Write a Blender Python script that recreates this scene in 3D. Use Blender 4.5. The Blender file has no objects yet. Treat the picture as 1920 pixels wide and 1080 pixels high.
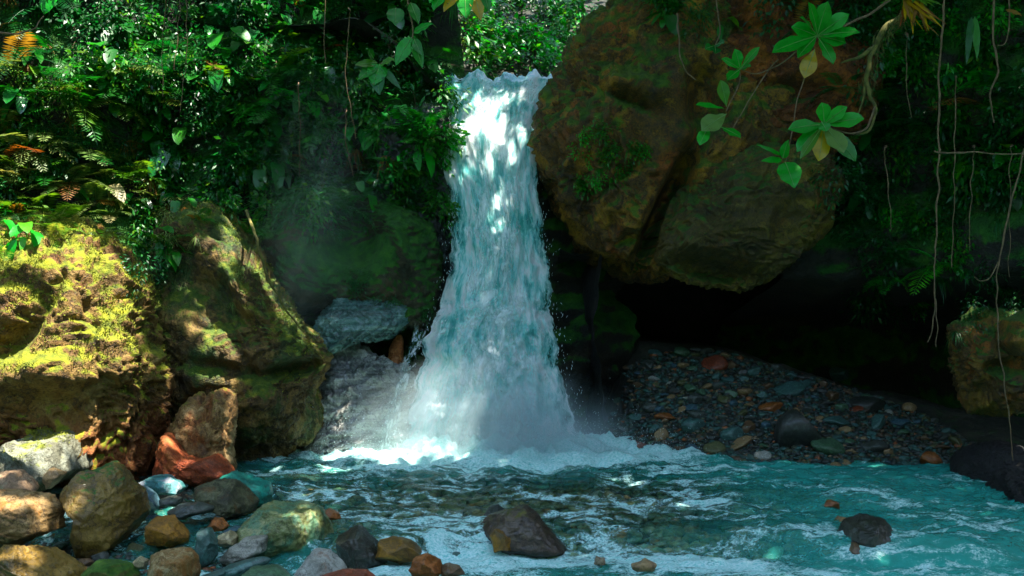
import bpy, math, random
import numpy as np
from mathutils import Vector, Matrix, Euler
from mathutils.bvhtree import BVHTree

R = math.radians
random.seed(7)
rng = np.random.default_rng(7)
scene = bpy.context.scene
C = scene.collection

# ------------------------------------------------------------------ camera, sky, sun, exposure
CAM_H = 2.0
F = 2059.0                         # focal length in pixels of a 1920-wide frame
cam_d = bpy.data.cameras.new('camera')
cam = bpy.data.objects.new('camera', cam_d); C.objects.link(cam)
cam_d.sensor_width = 36.0
cam_d.lens = 36.0 * F / 1920.0
cam_d.clip_end = 500
cam_d.clip_start = 0.05
cam.location = (0, 0, CAM_H)
cam.rotation_euler = (R(90), 0, 0)
scene.camera = cam

SUN = Vector((0.30, -0.14, 0.94)).normalized()       # towards the sun
world = bpy.data.worlds.new('World'); scene.world = world; world.use_nodes = True
wn = world.node_tree
sky = wn.nodes.new('ShaderNodeTexSky'); sky.sky_type = 'NISHITA'; sky.sun_disc = False
sky.sun_elevation = math.asin(SUN.z); sky.sun_rotation = math.atan2(SUN.x, SUN.y)
wn.nodes['Background'].inputs[1].default_value = 0.15
wn.links.new(sky.outputs[0], wn.nodes['Background'].inputs[0])
sl = bpy.data.lights.new('sun', 'SUN'); sl.energy = 4.4; sl.angle = R(0.5); sl.color = (1.0, 0.95, 0.84)
so = bpy.data.objects.new('sun', sl); C.objects.link(so)
so.rotation_euler = SUN.to_track_quat('Z', 'Y').to_euler()
so.location = SUN * 40
scene.view_settings.view_transform = 'Standard'
scene.view_settings.look = 'None'
scene.view_settings.gamma = 1.0
scene.view_settings.use_curve_mapping = False
scene.view_settings.exposure = 2.32
scene.render.engine = 'CYCLES'
cy = scene.cycles
cy.max_bounces = 5; cy.diffuse_bounces = 2; cy.glossy_bounces = 2; cy.transmission_bounces = 4
cy.transparent_max_bounces = 24; cy.volume_bounces = 1
cy.caustics_reflective = False; cy.caustics_refractive = False
cy.sample_clamp_indirect = 3.0
cy.use_denoising = True
try: cy.denoiser = 'OPENIMAGEDENOISE'
except Exception: pass

def P(px, py, Y):
    return Vector(((px - 960) / F * Y, Y, CAM_H - (py - 540) / F * Y))

# ------------------------------------------------------------------ noise
_perm = np.random.default_rng(3).permutation(256).astype(np.int64)
_perm = np.concatenate([_perm, _perm, _perm])
_g = np.random.default_rng(4).normal(size=(256, 3)); _g /= np.linalg.norm(_g, axis=1)[:, None]
def pnoise(p):
    p = np.asarray(p, float); i = np.floor(p).astype(np.int64); f = p - i; i &= 255
    u = f * f * f * (f * (f * 6 - 15) + 10)
    out = 0
    for dx in (0, 1):
        wx = u[:, 0] if dx else 1 - u[:, 0]
        for dy in (0, 1):
            wy = u[:, 1] if dy else 1 - u[:, 1]
            for dz in (0, 1):
                wz = u[:, 2] if dz else 1 - u[:, 2]
                h = _perm[_perm[_perm[(i[:, 0] + dx) & 255] + ((i[:, 1] + dy) & 255)] + ((i[:, 2] + dz) & 255)]
                d = _g[h]
                out = out + wx * wy * wz * (d[:, 0] * (f[:, 0] - dx) + d[:, 1] * (f[:, 1] - dy) + d[:, 2] * (f[:, 2] - dz))
    return out
def fbm(p, oct=4, lac=2.03, gain=0.5):
    p = np.asarray(p, float); a = 1.0; s = 0
    for k in range(oct):
        s = s + a * pnoise(p + 17.3 * k); p = p * lac; a *= gain
    return s
def ridged(p, oct=4):
    p = np.asarray(p, float); a = 1.0; s = 0
    for k in range(oct):
        s = s + a * (1 - 2.2 * np.abs(pnoise(p + 9.1 * k))); p = p * 2.1; a *= 0.5
    return s
def sstep(a, b, x):
    t = np.clip((x - a) / (b - a), 0, 1); return t * t * (3 - 2 * t)

# ------------------------------------------------------------------ objects
def tag(o, label=None, cat=None, group=None, kind=None):
    if label: o['label'] = label
    if cat: o['category'] = cat
    if group: o['group'] = group
    if kind: o['kind'] = kind
    return o
def make_mesh(name, verts, faces, mats=(), smooth=True, attrs=None, uv=None):
    me = bpy.data.meshes.new(name)
    verts = np.asarray(verts, np.float32); n = len(verts)
    if isinstance(faces, np.ndarray):
        k = faces.shape[1]; nf = len(faces)
        me.vertices.add(n); me.vertices.foreach_set('co', verts.ravel())
        me.loops.add(nf * k); me.loops.foreach_set('vertex_index', faces.astype(np.int32).ravel())
        me.polygons.add(nf)
        me.polygons.foreach_set('loop_start', np.arange(0, nf * k, k, dtype=np.int32))
        me.update(calc_edges=True)
    else:
        me.from_pydata([tuple(v) for v in verts], [], faces); me.update()
    if smooth: me.polygons.foreach_set('use_smooth', np.ones(len(me.polygons), bool))
    for m in mats: me.materials.append(m)
    for k, v in (attrs or {}).items():
        a = me.attributes.new(k, 'FLOAT', 'POINT'); a.data.foreach_set('value', np.asarray(v, np.float32))
    if uv is not None:
        l = me.uv_layers.new(name='UVMap')
        vi = np.zeros(len(me.loops), np.int32); me.loops.foreach_get('vertex_index', vi)
        l.data.foreach_set('uv', np.asarray(uv, np.float32)[vi].ravel())
    me.validate(); me.update()
    return me
def link(name, data, parent=None, loc=(0, 0, 0), rot=None, scale=None):
    o = bpy.data.objects.new(name, data); C.objects.link(o); o.location = loc
    if rot is not None: o.rotation_euler = rot
    if scale is not None: o.scale = scale if hasattr(scale, '__len__') else (scale,) * 3
    if parent: o.parent = parent
    return o
def grid_faces(nu, nv):
    i = np.arange(nu - 1)[:, None] * nv + np.arange(nv - 1)[None, :]
    i = i.ravel()
    return np.stack([i, i + nv, i + nv + 1, i + 1], 1)

# ------------------------------------------------------------------ materials
def mat(name):
    m = bpy.data.materials.new(name); m.use_nodes = True
    nt = m.node_tree; b = nt.nodes['Principled BSDF']
    return m, nt, b
class NT:
    def __init__(s, nt): s.nt = nt
    def n(s, t, **kw):
        x = s.nt.nodes.new(t)
        for k, v in kw.items(): setattr(x, k, v)
        return x
    def l(s, a, b): s.nt.links.new(a, b)
    def put(s, sock, v):
        if hasattr(v, 'is_output') or isinstance(v, bpy.types.NodeSocket): s.l(v, sock)
        else: sock.default_value = v
    def math(s, op, a, b=0.0, c=None, clamp=False):
        x = s.n('ShaderNodeMath', operation=op); x.use_clamp = clamp
        s.put(x.inputs[0], a); s.put(x.inputs[1], b)
        if c is not None: s.put(x.inputs[2], c)
        return x.outputs[0]
    def noise(s, vec, scale, detail=5, rough=0.55, dist=0.0):
        x = s.n('ShaderNodeTexNoise'); s.l(vec, x.inputs['Vector'])
        x.inputs['Scale'].default_value = scale; x.inputs['Detail'].default_value = detail
        x.inputs['Roughness'].default_value = rough; x.inputs['Distortion'].default_value = dist
        return x.outputs['Fac']
    def ramp(s, fac, stops, interp='LINEAR'):
        x = s.n('ShaderNodeValToRGB'); s.l(fac, x.inputs[0]); cr = x.color_ramp; cr.interpolation = interp
        while len(cr.elements) < len(stops): cr.elements.new(0.5)
        for e, (p, c) in zip(cr.elements, stops):
            e.position = p; e.color = (*c, 1) if len(c) == 3 else c
        return x.outputs[0]
    def mix(s, fac, a, b, blend='MIX'):
        x = s.n('ShaderNodeMix', data_type='RGBA', blend_type=blend)
        s.put(x.inputs[0], fac)
        s.put(x.inputs[6], (*a, 1) if isinstance(a, tuple) else a)
        s.put(x.inputs[7], (*b, 1) if isinstance(b, tuple) else b)
        return x.outputs[2]
    def map(s, vec, scale=(1, 1, 1), rot=(0, 0, 0), loc=(0, 0, 0)):
        x = s.n('ShaderNodeMapping'); s.l(vec, x.inputs[0])
        x.inputs['Scale'].default_value = scale; x.inputs['Rotation'].default_value = rot; x.inputs['Location'].default_value = loc
        return x.outputs[0]
    def step(s, v, a, b):
        x = s.n('ShaderNodeMapRange', interpolation_type='SMOOTHSTEP'); s.l(v, x.inputs[0])
        x.inputs[1].default_value = a; x.inputs[2].default_value = b
        return x.outputs[0]

def sat(c, k=1.5):
    l = .3 * c[0] + .6 * c[1] + .1 * c[2]
    return tuple(min(.9, max(.0012, l + (x - l) * k)) for x in c)
def rock_mat(name, cols, scale=2.0, rough=0.75, moss=None, moss_at=0.5, moss_mix=0.9, stain=None, stain_at=0.58,
             strata=None, bump=0.85, wet=0.0, low=None, low_z=(0, 1)):
    """cols: dark, mid, light; moss grows on what faces up; low: another stone colour in the bed below low_z (object z)"""
    k = 1.15 if name.startswith('stone_') else 1.4
    cols = tuple(sat(c, k) for c in cols); moss = moss and tuple(sat(c, 1.35) for c in moss); stain = stain and sat(stain, k); low = low and sat(low, k)
    m, nt, b = mat(name); N = NT(nt)
    tc = N.n('ShaderNodeTexCoord'); oi = N.n('ShaderNodeObjectInfo')
    off = N.n('ShaderNodeVectorMath', operation='MULTIPLY_ADD')
    N.l(oi.outputs['Random'], off.inputs[0]); off.inputs[1].default_value = (31, 17, 53)
    N.l(tc.outputs['Object'], off.inputs[2])
    v = off.outputs[0]
    n1 = N.noise(v, scale, 3, 0.6, 0.0)
    n2 = N.noise(v, scale * 5, 4, 0.68)
    n3 = N.noise(v, scale * 26, 2, 0.6)
    hsrc = N.math('ADD', N.math('MULTIPLY', n1, 0.6), N.math('MULTIPLY', n2, 0.4))
    if strata:
        sc, rot, amt = strata
        sv = N.map(v, (scale * .35, scale * .35, sc), rot)
        st = N.noise(sv, 1.0, 3, 0.6, 0.0)
        hsrc = N.math('ADD', N.math('MULTIPLY', hsrc, 1 - amt), N.math('MULTIPLY', st, amt))
    col = N.ramp(hsrc, [(0.36, cols[0]), (0.5, cols[1]), (0.64, cols[2])])
    if low:
        sep = N.n('ShaderNodeSeparateXYZ'); N.l(tc.outputs['Object'], sep.inputs[0])
        zz = N.math('ADD', sep.outputs[2], N.math('MULTIPLY', N.math('SUBTRACT', n1, 0.5), 0.8))
        lowc = N.ramp(hsrc, [(0.3, tuple(x * .45 for x in low)), (0.55, low), (0.7, tuple(min(1, x * 1.5) for x in low))])
        col = N.mix(N.step(zz, low_z[0], low_z[1]), lowc, col)
    if stain:
        sn = N.noise(N.map(v, (1, 1, 0.6), loc=(5, 3, 1)), scale * 1.3, 4, 0.68, 0.0)
        col = N.mix(N.math('MULTIPLY', N.step(sn, stain_at - .06, stain_at + .08), 0.85), col, stain)
    # fine speckle
    col = N.mix(N.math('MULTIPLY', N.step(n3, 0.54, 0.68), 0.3), col, cols[2])
    col = N.mix(N.math('MULTIPLY', N.step(n3, 0.47, 0.33), 0.65), col, cols[0])
    crk = N.step(N.math('ABSOLUTE', N.math('SUBTRACT', N.math('ADD', N.math('MULTIPLY', n1, .75), N.math('MULTIPLY', n2, .25)), .5)), .014, .0)
    col = N.mix(N.math('MULTIPLY', crk, .75), col, tuple(x * .5 for x in cols[0]))
    vn = N.step(N.math('ABSOLUTE', N.math('SUBTRACT', n2, .56)), .012, .0)
    col = N.mix(N.math('MULTIPLY', vn, .18), col, tuple(min(.7, x * 1.25) for x in cols[2]))
    hgt = N.math('SUBTRACT', N.math('ADD', hsrc, N.math('MULTIPLY', n3, 0.3)), N.math('MULTIPLY', crk, .12))
    rgh = rough
    if moss:
        ge = N.n('ShaderNodeNewGeometry'); sp = N.n('ShaderNodeSeparateXYZ'); N.l(ge.outputs['Normal'], sp.inputs[0])
        mn = N.noise(v, scale * 2.2, 5, 0.7, 0.0)
        f = N.math('ADD', N.math('MULTIPLY', sp.outputs[2], 0.35), N.math('MULTIPLY', mn, 1.0))
        mf = N.math('MULTIPLY', N.step(f, moss_at, moss_at + 0.14), moss_mix)
        mc = N.ramp(n2, [(0.3, moss[0]), (0.5, moss[1]), (0.72, moss[2])])
        col = N.mix(mf, col, mc)
        rgh = N.math('ADD', N.math('MULTIPLY', mf, 0.95 - rough), rough)
    N.l(col, b.inputs['Base Color'])
    N.put(b.inputs['Roughness'], rgh)
    if wet: b.inputs['Coat Weight'].default_value = wet; b.inputs['Coat Roughness'].default_value = 0.15
    bp = N.n('ShaderNodeBump'); bp.inputs['Strength'].default_value = bump; bp.inputs['Distance'].default_value = 0.06 / max(scale * .5, .6)
    N.l(hgt, bp.inputs['Height']); N.l(bp.outputs[0], b.inputs['Normal'])
    return m

def leaf_mat(name, a, b_, c=None, rough=0.38, trans=0.35, spec=0.5):
    m, nt, b = mat(name); N = NT(nt)
    oi = N.n('ShaderNodeObjectInfo'); at = N.n('ShaderNodeAttribute', attribute_name='rnd')
    f = N.math('FRACT', N.math('ADD', oi.outputs['Random'], at.outputs['Fac']))
    a, b_, c = sat(a, 1.25), sat(b_, 1.25), c and sat(c, 1.25)
    stops = [(0.0, a), (0.8, b_)] + ([(0.97, c)] if c else [])
    col = N.ramp(f, stops)
    tc = N.n('ShaderNodeTexCoord')
    nn = N.noise(tc.outputs['Object'], 14, 4, .6)
    col = N.mix(N.math('MULTIPLY', N.step(nn, .45, .75), .45), col, tuple(x * .45 for x in a))
    nb = N.noise(tc.outputs['Object'], 31, 3, .6)
    col = N.mix(N.math('MULTIPLY', N.step(nb, .66, .72), .8), col, (0.12, 0.075, 0.02))
    N.l(col, b.inputs['Base Color']); b.inputs['Roughness'].default_value = rough
    b.inputs['Specular IOR Level'].default_value = spec
    tr = N.n('ShaderNodeBsdfTranslucent')
    N.l(N.mix(1.0, col, (1.6, 1.5, 0.7), 'MULTIPLY'), tr.inputs[0])
    mx = N.n('ShaderNodeMixShader'); mx.inputs[0].default_value = trans
    N.l(b.outputs[0], mx.inputs[1]); N.l(tr.outputs[0], mx.inputs[2])
    N.l(mx.outputs[0], nt.nodes['Material Output'].inputs[0])
    bp = N.n('ShaderNodeBump'); bp.inputs['Strength'].default_value = .25; bp.inputs['Distance'].default_value = .02
    N.l(nn, bp.inputs['Height']); N.l(bp.outputs[0], b.inputs['Normal'])
    return m

M = {}
MOSS_Y = ((0.03, 0.045, 0.004), (0.14, 0.155, 0.007), (0.28, 0.265, 0.016))
MOSS_G = ((0.006, 0.03, 0.004), (0.02, 0.075, 0.008), (0.05, 0.13, 0.015))
M['moss_boulder'] = rock_mat('moss_boulder', ((0.03, 0.017, 0.007), (0.115, 0.07, 0.026), (0.22, 0.155, 0.075)), 1.6, .8,
                             MOSS_Y, 0.595, .95, stain=(0.10, 0.045, 0.015), low=(0.16, 0.055, 0.018), low_z=(.55, 1.15))
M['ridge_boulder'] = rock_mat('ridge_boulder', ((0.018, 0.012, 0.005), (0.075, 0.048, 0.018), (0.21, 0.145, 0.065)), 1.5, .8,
                              ((0.012, 0.035, 0.004), (0.05, 0.085, 0.007), (0.17, 0.18, 0.03)), 0.62, .85, stain=(0.014, 0.04, 0.007), stain_at=.53)  # dark green moss; base also lowered to stand in for shade on its face
M['knob_rock'] = rock_mat('knob_rock', ((0.06, 0.035, 0.02), (0.20, 0.12, 0.055), (0.42, 0.31, 0.19)), 3.0, .75,
                          MOSS_Y, 0.75, .7, stain=(0.17, 0.06, 0.02))
M['red_rock'] = rock_mat('red_rock', ((0.06, 0.018, 0.008), (0.24, 0.06, 0.022), (0.42, 0.17, 0.09)), 3.0, .7)
M['grey_slab'] = rock_mat('grey_slab', ((0.04, 0.045, 0.042), (0.22, 0.22, 0.205), (0.48, 0.48, 0.44)), 1.6, .4,
                          strata=(9.0, (0, R(24), 0), .75), bump=.9, wet=.6)
M['teal_slab'] = rock_mat('teal_slab', ((0.012, 0.03, 0.03), (0.06, 0.13, 0.12), (0.22, 0.32, 0.29)), 1.8, .35,
                          strata=(13.0, (0, R(38), 0), .8), bump=.9, wet=.6)
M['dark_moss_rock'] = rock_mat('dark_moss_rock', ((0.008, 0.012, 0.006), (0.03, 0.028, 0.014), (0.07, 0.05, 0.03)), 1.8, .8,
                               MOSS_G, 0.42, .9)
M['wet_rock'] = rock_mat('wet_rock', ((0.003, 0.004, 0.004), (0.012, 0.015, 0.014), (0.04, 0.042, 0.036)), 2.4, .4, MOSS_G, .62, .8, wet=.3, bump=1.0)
M['orange_rock'] = rock_mat('orange_rock', ((0.08, 0.03, 0.015), (0.30, 0.12, 0.055), (0.5, 0.30, 0.18)), 6.0, .6)
M['huge_boulder'] = rock_mat('huge_boulder', ((0.010, 0.006, 0.002), (0.09, 0.05, 0.010), (0.30, 0.165, 0.036)), 1.7, .75,
                             ((0.010, 0.03, 0.004), (0.035, 0.08, 0.008), (0.085, 0.15, 0.014)), 0.50, .85, stain=(0.22, 0.075, 0.014), stain_at=.585)
M['olive_slab'] = rock_mat('olive_slab', ((0.010, 0.008, 0.002), (0.062, 0.046, 0.010), (0.17, 0.125, 0.03)), 2.0, .75,
                           MOSS_G, 0.60, .7, stain=(0.11, 0.055, 0.012), stain_at=.62, strata=(5.0, (0, R(-14), 0), .4), bump=.8)
M['red_earth'] = rock_mat('red_earth', ((0.025, 0.010, 0.004), (0.11, 0.04, 0.014), (0.28, 0.11, 0.035)), 2.2, .85, MOSS_G, 0.72, .8)
M['pillar_rock'] = rock_mat('pillar_rock', ((0.02, 0.012, 0.004), (0.085, 0.05, 0.014), (0.20, 0.115, 0.035)), 3.0, .75,
                            MOSS_G, 0.60, .8, stain=(0.26, 0.10, 0.03))
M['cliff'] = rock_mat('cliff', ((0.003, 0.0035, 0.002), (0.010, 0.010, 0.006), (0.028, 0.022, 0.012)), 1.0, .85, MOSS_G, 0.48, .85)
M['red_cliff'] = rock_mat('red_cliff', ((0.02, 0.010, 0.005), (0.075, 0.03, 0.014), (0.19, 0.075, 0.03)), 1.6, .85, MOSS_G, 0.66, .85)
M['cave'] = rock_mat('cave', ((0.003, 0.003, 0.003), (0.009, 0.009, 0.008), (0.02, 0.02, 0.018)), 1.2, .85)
M['bank'] = rock_mat('bank', ((0.008, 0.010, 0.007), (0.025, 0.027, 0.018), (0.06, 0.055, 0.04)), 2.5, .8, MOSS_G, .86, .5)
M['hill'] = rock_mat('hill', ((0.006, 0.010, 0.004), (0.02, 0.03, 0.01), (0.035, 0.05, 0.016)), .6, .95)

LEAF = {
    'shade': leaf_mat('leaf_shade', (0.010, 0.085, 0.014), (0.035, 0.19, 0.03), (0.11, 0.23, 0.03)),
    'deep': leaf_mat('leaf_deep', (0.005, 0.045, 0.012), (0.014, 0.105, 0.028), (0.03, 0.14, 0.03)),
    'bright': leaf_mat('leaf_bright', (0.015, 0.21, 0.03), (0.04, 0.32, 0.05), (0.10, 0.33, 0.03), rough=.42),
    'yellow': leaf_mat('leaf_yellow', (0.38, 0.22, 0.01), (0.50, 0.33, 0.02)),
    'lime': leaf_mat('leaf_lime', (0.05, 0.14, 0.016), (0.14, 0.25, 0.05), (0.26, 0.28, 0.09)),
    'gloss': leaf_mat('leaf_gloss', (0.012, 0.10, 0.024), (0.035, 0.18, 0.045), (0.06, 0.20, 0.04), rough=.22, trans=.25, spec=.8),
    'dry': leaf_mat('leaf_dry', (0.16, 0.07, 0.02), (0.32, 0.19, 0.06), (0.25, 0.04, 0.02), rough=.6),
    'pale': leaf_mat('leaf_pale', (0.10, 0.18, 0.05), (0.22, 0.28, 0.10), (0.32, 0.28, 0.14), rough=.5),
}
m, nt, b = mat('bark'); N = NT(nt); tc = N.n('ShaderNodeTexCoord')
N.l(N.ramp(N.noise(tc.outputs['Object'], 14, 5), [(.3, (0.03, 0.018, 0.008)), (.7, (0.16, 0.10, 0.045))]), b.inputs['Base Color']); b.inputs['Roughness'].default_value = .85
M['bark'] = m
m, nt, b = mat('mossy_bark'); N = NT(nt); tc = N.n('ShaderNodeTexCoord')
N.l(N.ramp(N.noise(tc.outputs['Object'], 18, 5), [(.3, (0.03, 0.03, 0.006)), (.55, (0.11, 0.10, 0.014)), (.75, (0.22, 0.15, 0.03))]), b.inputs['Base Color']); b.inputs['Roughness'].default_value = .9
M['mossy_bark'] = m
m, nt, b = mat('vine_bark'); N = NT(nt); tc = N.n('ShaderNodeTexCoord')
N.l(N.ramp(N.noise(tc.outputs['Object'], 18, 5), [(.3, (0.06, 0.035, 0.015)), (.7, (0.22, 0.13, 0.06))]), b.inputs['Base Color']); b.inputs['Roughness'].default_value = .8
M['vine_bark'] = m
m, nt, b = mat('moss_tuft'); N = NT(nt); at = N.n('ShaderNodeAttribute', attribute_name='rnd')
N.l(N.ramp(at.outputs['Fac'], [(0, (0.04, 0.06, 0.004)), (.5, (0.16, 0.175, 0.008)), (1, (0.29, 0.27, 0.02))]), b.inputs['Base Color']); b.inputs['Roughness'].default_value = .9
M['moss_tuft'] = m

m, nt, b = mat('midrib'); b.inputs['Base Color'].default_value = (0.16, 0.30, 0.07, 1); b.inputs['Roughness'].default_value = .5
M['midrib'] = m
# stones of the bar and the bed: one colour for each stone
STONE = {}
for k, c in dict(teal=(0.045, 0.12, 0.105), slate=(0.055, 0.068, 0.058), dark=(0.018, 0.024, 0.020), brown=(0.11, 0.06, 0.025),
                 orange=(0.28, 0.09, 0.022), red=(0.23, 0.045, 0.018), tan=(0.28, 0.18, 0.085), olive=(0.085, 0.09, 0.03),
                 green=(0.05, 0.12, 0.06), blue=(0.04, 0.10, 0.13), pale=(0.36, 0.35, 0.30), cream=(0.40, 0.33, 0.19)).items():
    c = tuple((x * .9 + y * .1) * .88 for x, y in zip(c, (0.09, 0.08, 0.055)))
    STONE[k] = rock_mat('stone_' + k, (tuple(x * .45 for x in c), c, tuple(min(.7, x * 1.9 + .02) for x in c)), 7.0, .5, bump=.5, wet=.25)
def multi_stone(name, stops, rough=.5):
    m, nt, b = mat(name); N = NT(nt); at = N.n('ShaderNodeAttribute', attribute_name='rnd'); tc = N.n('ShaderNodeTexCoord')
    col = N.ramp(at.outputs['Fac'], stops, 'CONSTANT')
    n = N.noise(tc.outputs['Object'], 16, 6, .65)
    col = N.mix(N.math('MULTIPLY', N.step(n, .62, .38), .7), col, (0.02, 0.025, 0.02))
    N.l(col, b.inputs['Base Color']); b.inputs['Roughness'].default_value = rough
    bp = N.n('ShaderNodeBump'); bp.inputs['Strength'].default_value = .5; bp.inputs['Distance'].default_value = .02
    N.l(n, bp.inputs['Height']); N.l(bp.outputs[0], b.inputs['Normal'])
    return m
M['gravel'] = multi_stone('gravel', [(0, (0.024, 0.095, 0.078)), (.28, (0.028, 0.042, 0.038)), (.5, (0.012, 0.02, 0.018)), (.68, (0.075, 0.085, 0.03)),
                                     (.78, (0.12, 0.065, 0.03)), (.87, (0.05, 0.12, 0.09)), (.93, (0.27, 0.17, 0.08)), (.97, (0.34, 0.10, 0.025))])
M['bed'] = multi_stone('bed', [(0, (0.26, 0.26, 0.10)), (.25, (0.38, 0.34, 0.16)), (.45, (0.17, 0.21, 0.10)), (.65, (0.42, 0.28, 0.12)),
                               (.8, (0.22, 0.33, 0.18)), (.92, (0.50, 0.24, 0.08)), (.97, (0.55, 0.52, 0.42))])

# ------------------------------------------------------------------ rocks
_ico = {}
def ico(sub):
    if sub not in _ico:
        import bmesh
        bm = bmesh.new(); bmesh.ops.create_icosphere(bm, subdivisions=sub, radius=1.0)
        _ico[sub] = (np.array([v.co for v in bm.verts]), np.array([[v.index for v in f.verts] for f in bm.faces]))
        bm.free()
    return _ico[sub]
SOLIDS = []          # (verts world, tris) for the plants to root in
def rock(name, outline, Y, depth, material, sub=5, p=0.75, q=0.85, lean=0.0, amp=0.06, freq=1.6, ridge=0.0, facets=0, fd=(.72, .92),
         dents=(), centre=None, seed=None, solid=False, strata=None, back=1.0, under=0.0):
    """A boulder with the given outline (pixels at distance Y), a real depth and a weathered surface."""
    seed = seed if seed is not None else (abs(hash((round(outline[0][0]), round(outline[0][1]), len(outline)))) % 997)
    rg = np.random.default_rng(seed)
    d, tris = ico(sub); d = d.copy()
    if facets:
        for k in range(facets):
            n = rg.normal(size=3); n[1] = -abs(n[1]) if k % 3 else n[1]; n /= np.linalg.norm(n)
            dist = rg.uniform(*fd)
            over = np.clip(d @ n - dist, 0, None); d -= over[:, None] * n * .97
    pts = np.array([P(x, y, Y) for x, y in outline])
    xz = pts[:, [0, 2]]
    if centre is None:
        x, z = xz[:, 0], xz[:, 1]; x2, z2 = np.roll(x, -1), np.roll(z, -1); cr = x * z2 - x2 * z; A = cr.sum()
        c = np.array([((x + x2) * cr).sum(), ((z + z2) * cr).sum()]) / (3 * A)
    else:
        cp = P(*centre, Y); c = np.array([cp.x, cp.z])
    rel = xz - c
    NT_ = 720; th = np.linspace(-math.pi, math.pi, NT_, endpoint=False); rr = np.zeros(NT_)
    dirs = np.stack([np.cos(th), np.sin(th)], 1)
    for i in range(len(rel)):
        a = rel[i]; e = rel[(i + 1) % len(rel)] - a
        den = dirs[:, 0] * e[1] - dirs[:, 1] * e[0]
        den = np.where(np.abs(den) < 1e-9, 1e-9, den)
        t = (a[0] * e[1] - a[1] * e[0]) / den
        s = (a[0] * dirs[:, 1] - a[1] * dirs[:, 0]) / den
        ok = (t > 0) & (s >= -1e-6) & (s <= 1 + 1e-6)
        rr = np.where(ok & (t > rr), t, rr)
    k = np.exp(-0.5 * (np.arange(-9, 10) / 3.0) ** 2); k /= k.sum()
    rr = np.convolve(np.concatenate([rr[-9:], rr, rr[:9]]), k, 'valid')
    rho = np.hypot(d[:, 0], d[:, 2]); ang = np.arctan2(d[:, 2], d[:, 0])
    r = np.interp(ang, np.append(th, math.pi), np.append(rr, rr[0]))
    rp = np.clip(rho, 0, 1) ** p
    v = np.zeros_like(d)
    v[:, 0] = r * rp * np.cos(ang); v[:, 2] = r * rp * np.sin(ang)
    dd = np.sign(d[:, 1]) * np.abs(d[:, 1]) ** q * depth
    v[:, 1] = np.where(dd > 0, dd * back, dd) + lean * v[:, 2]
    v[:, 1] += under * np.clip(-v[:, 2] - .12, 0, None) * (v[:, 1] < .3 * depth)
    size = float(rr.mean())
    nrm = d / (np.linalg.norm(d, axis=1)[:, None] + 1e-9)
    o3 = rg.uniform(-50, 50, 3)
    disp = amp * size * fbm(v / size * freq + o3, 6 if sub > 4 else 5, gain=.52)
    if ridge:
        wv = v / size * freq
        wv = wv + .35 * np.stack([pnoise(wv * 1.3 + 3 + o3), pnoise(wv * 1.3 + 31 + o3), pnoise(wv * 1.3 + 77 + o3)], 1)
        disp += ridge * size * (ridged(wv * 1.3 + o3 * 1.7, 5) - .6)
        tn = fbm(wv * np.array([.9, .9, 1.6]) + o3 * .3, 3) * 4.0            # broken ledges
        disp += ridge * 1.1 * size * (np.floor(tn) + sstep(.0, .35, tn - np.floor(tn)) - tn)
        disp += ridge * .35 * size * ridged(wv * 5.5 + o3, 3)
    if strata:
        f_, a_, tx = strata
        s_ = v[:, 2] + tx * v[:, 0] + .15 * size * pnoise(v / size * 1.5 + o3)
        saw = (s_ * f_ / size + .5 * pnoise(np.stack([s_ * f_ / size, v[:, 0] / size, v[:, 1] / size], 1))) % 1.0
        disp += a_ * size * (saw - .5)
    v += nrm * (disp - disp.mean())[:, None]
    if len(dents):
        w = v + np.array([c[0], Y, c[1]])
        px = 960 + w[:, 0] / w[:, 1] * F; py = 540 - (w[:, 2] - CAM_H) / w[:, 1] * F
        front = sstep(.35 * depth, -.1 * depth, v[:, 1] - lean * v[:, 2])
        for (x, y, rx, ry, a, dep) in dents:
            ca, sa = math.cos(R(a)), math.sin(R(a))
            u = ((px - x) * ca + (py - y) * sa) / rx; w_ = (-(px - x) * sa + (py - y) * ca) / ry
            v[:, 1] += dep * np.exp(-(u * u + w_ * w_) ** 1.5) * front
    base = c[1] + v[:, 2].min()
    off = np.array([0, 0, c[1] - base]); v = v + off
    me = make_mesh(name, v, tris, [material])
    o = link(name, me, loc=(c[0], Y, base))
    if solid: SOLIDS.append((v + np.array([c[0], Y, base]), tris))
    o['_v'] = 0; del o['_v']
    return o

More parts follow.
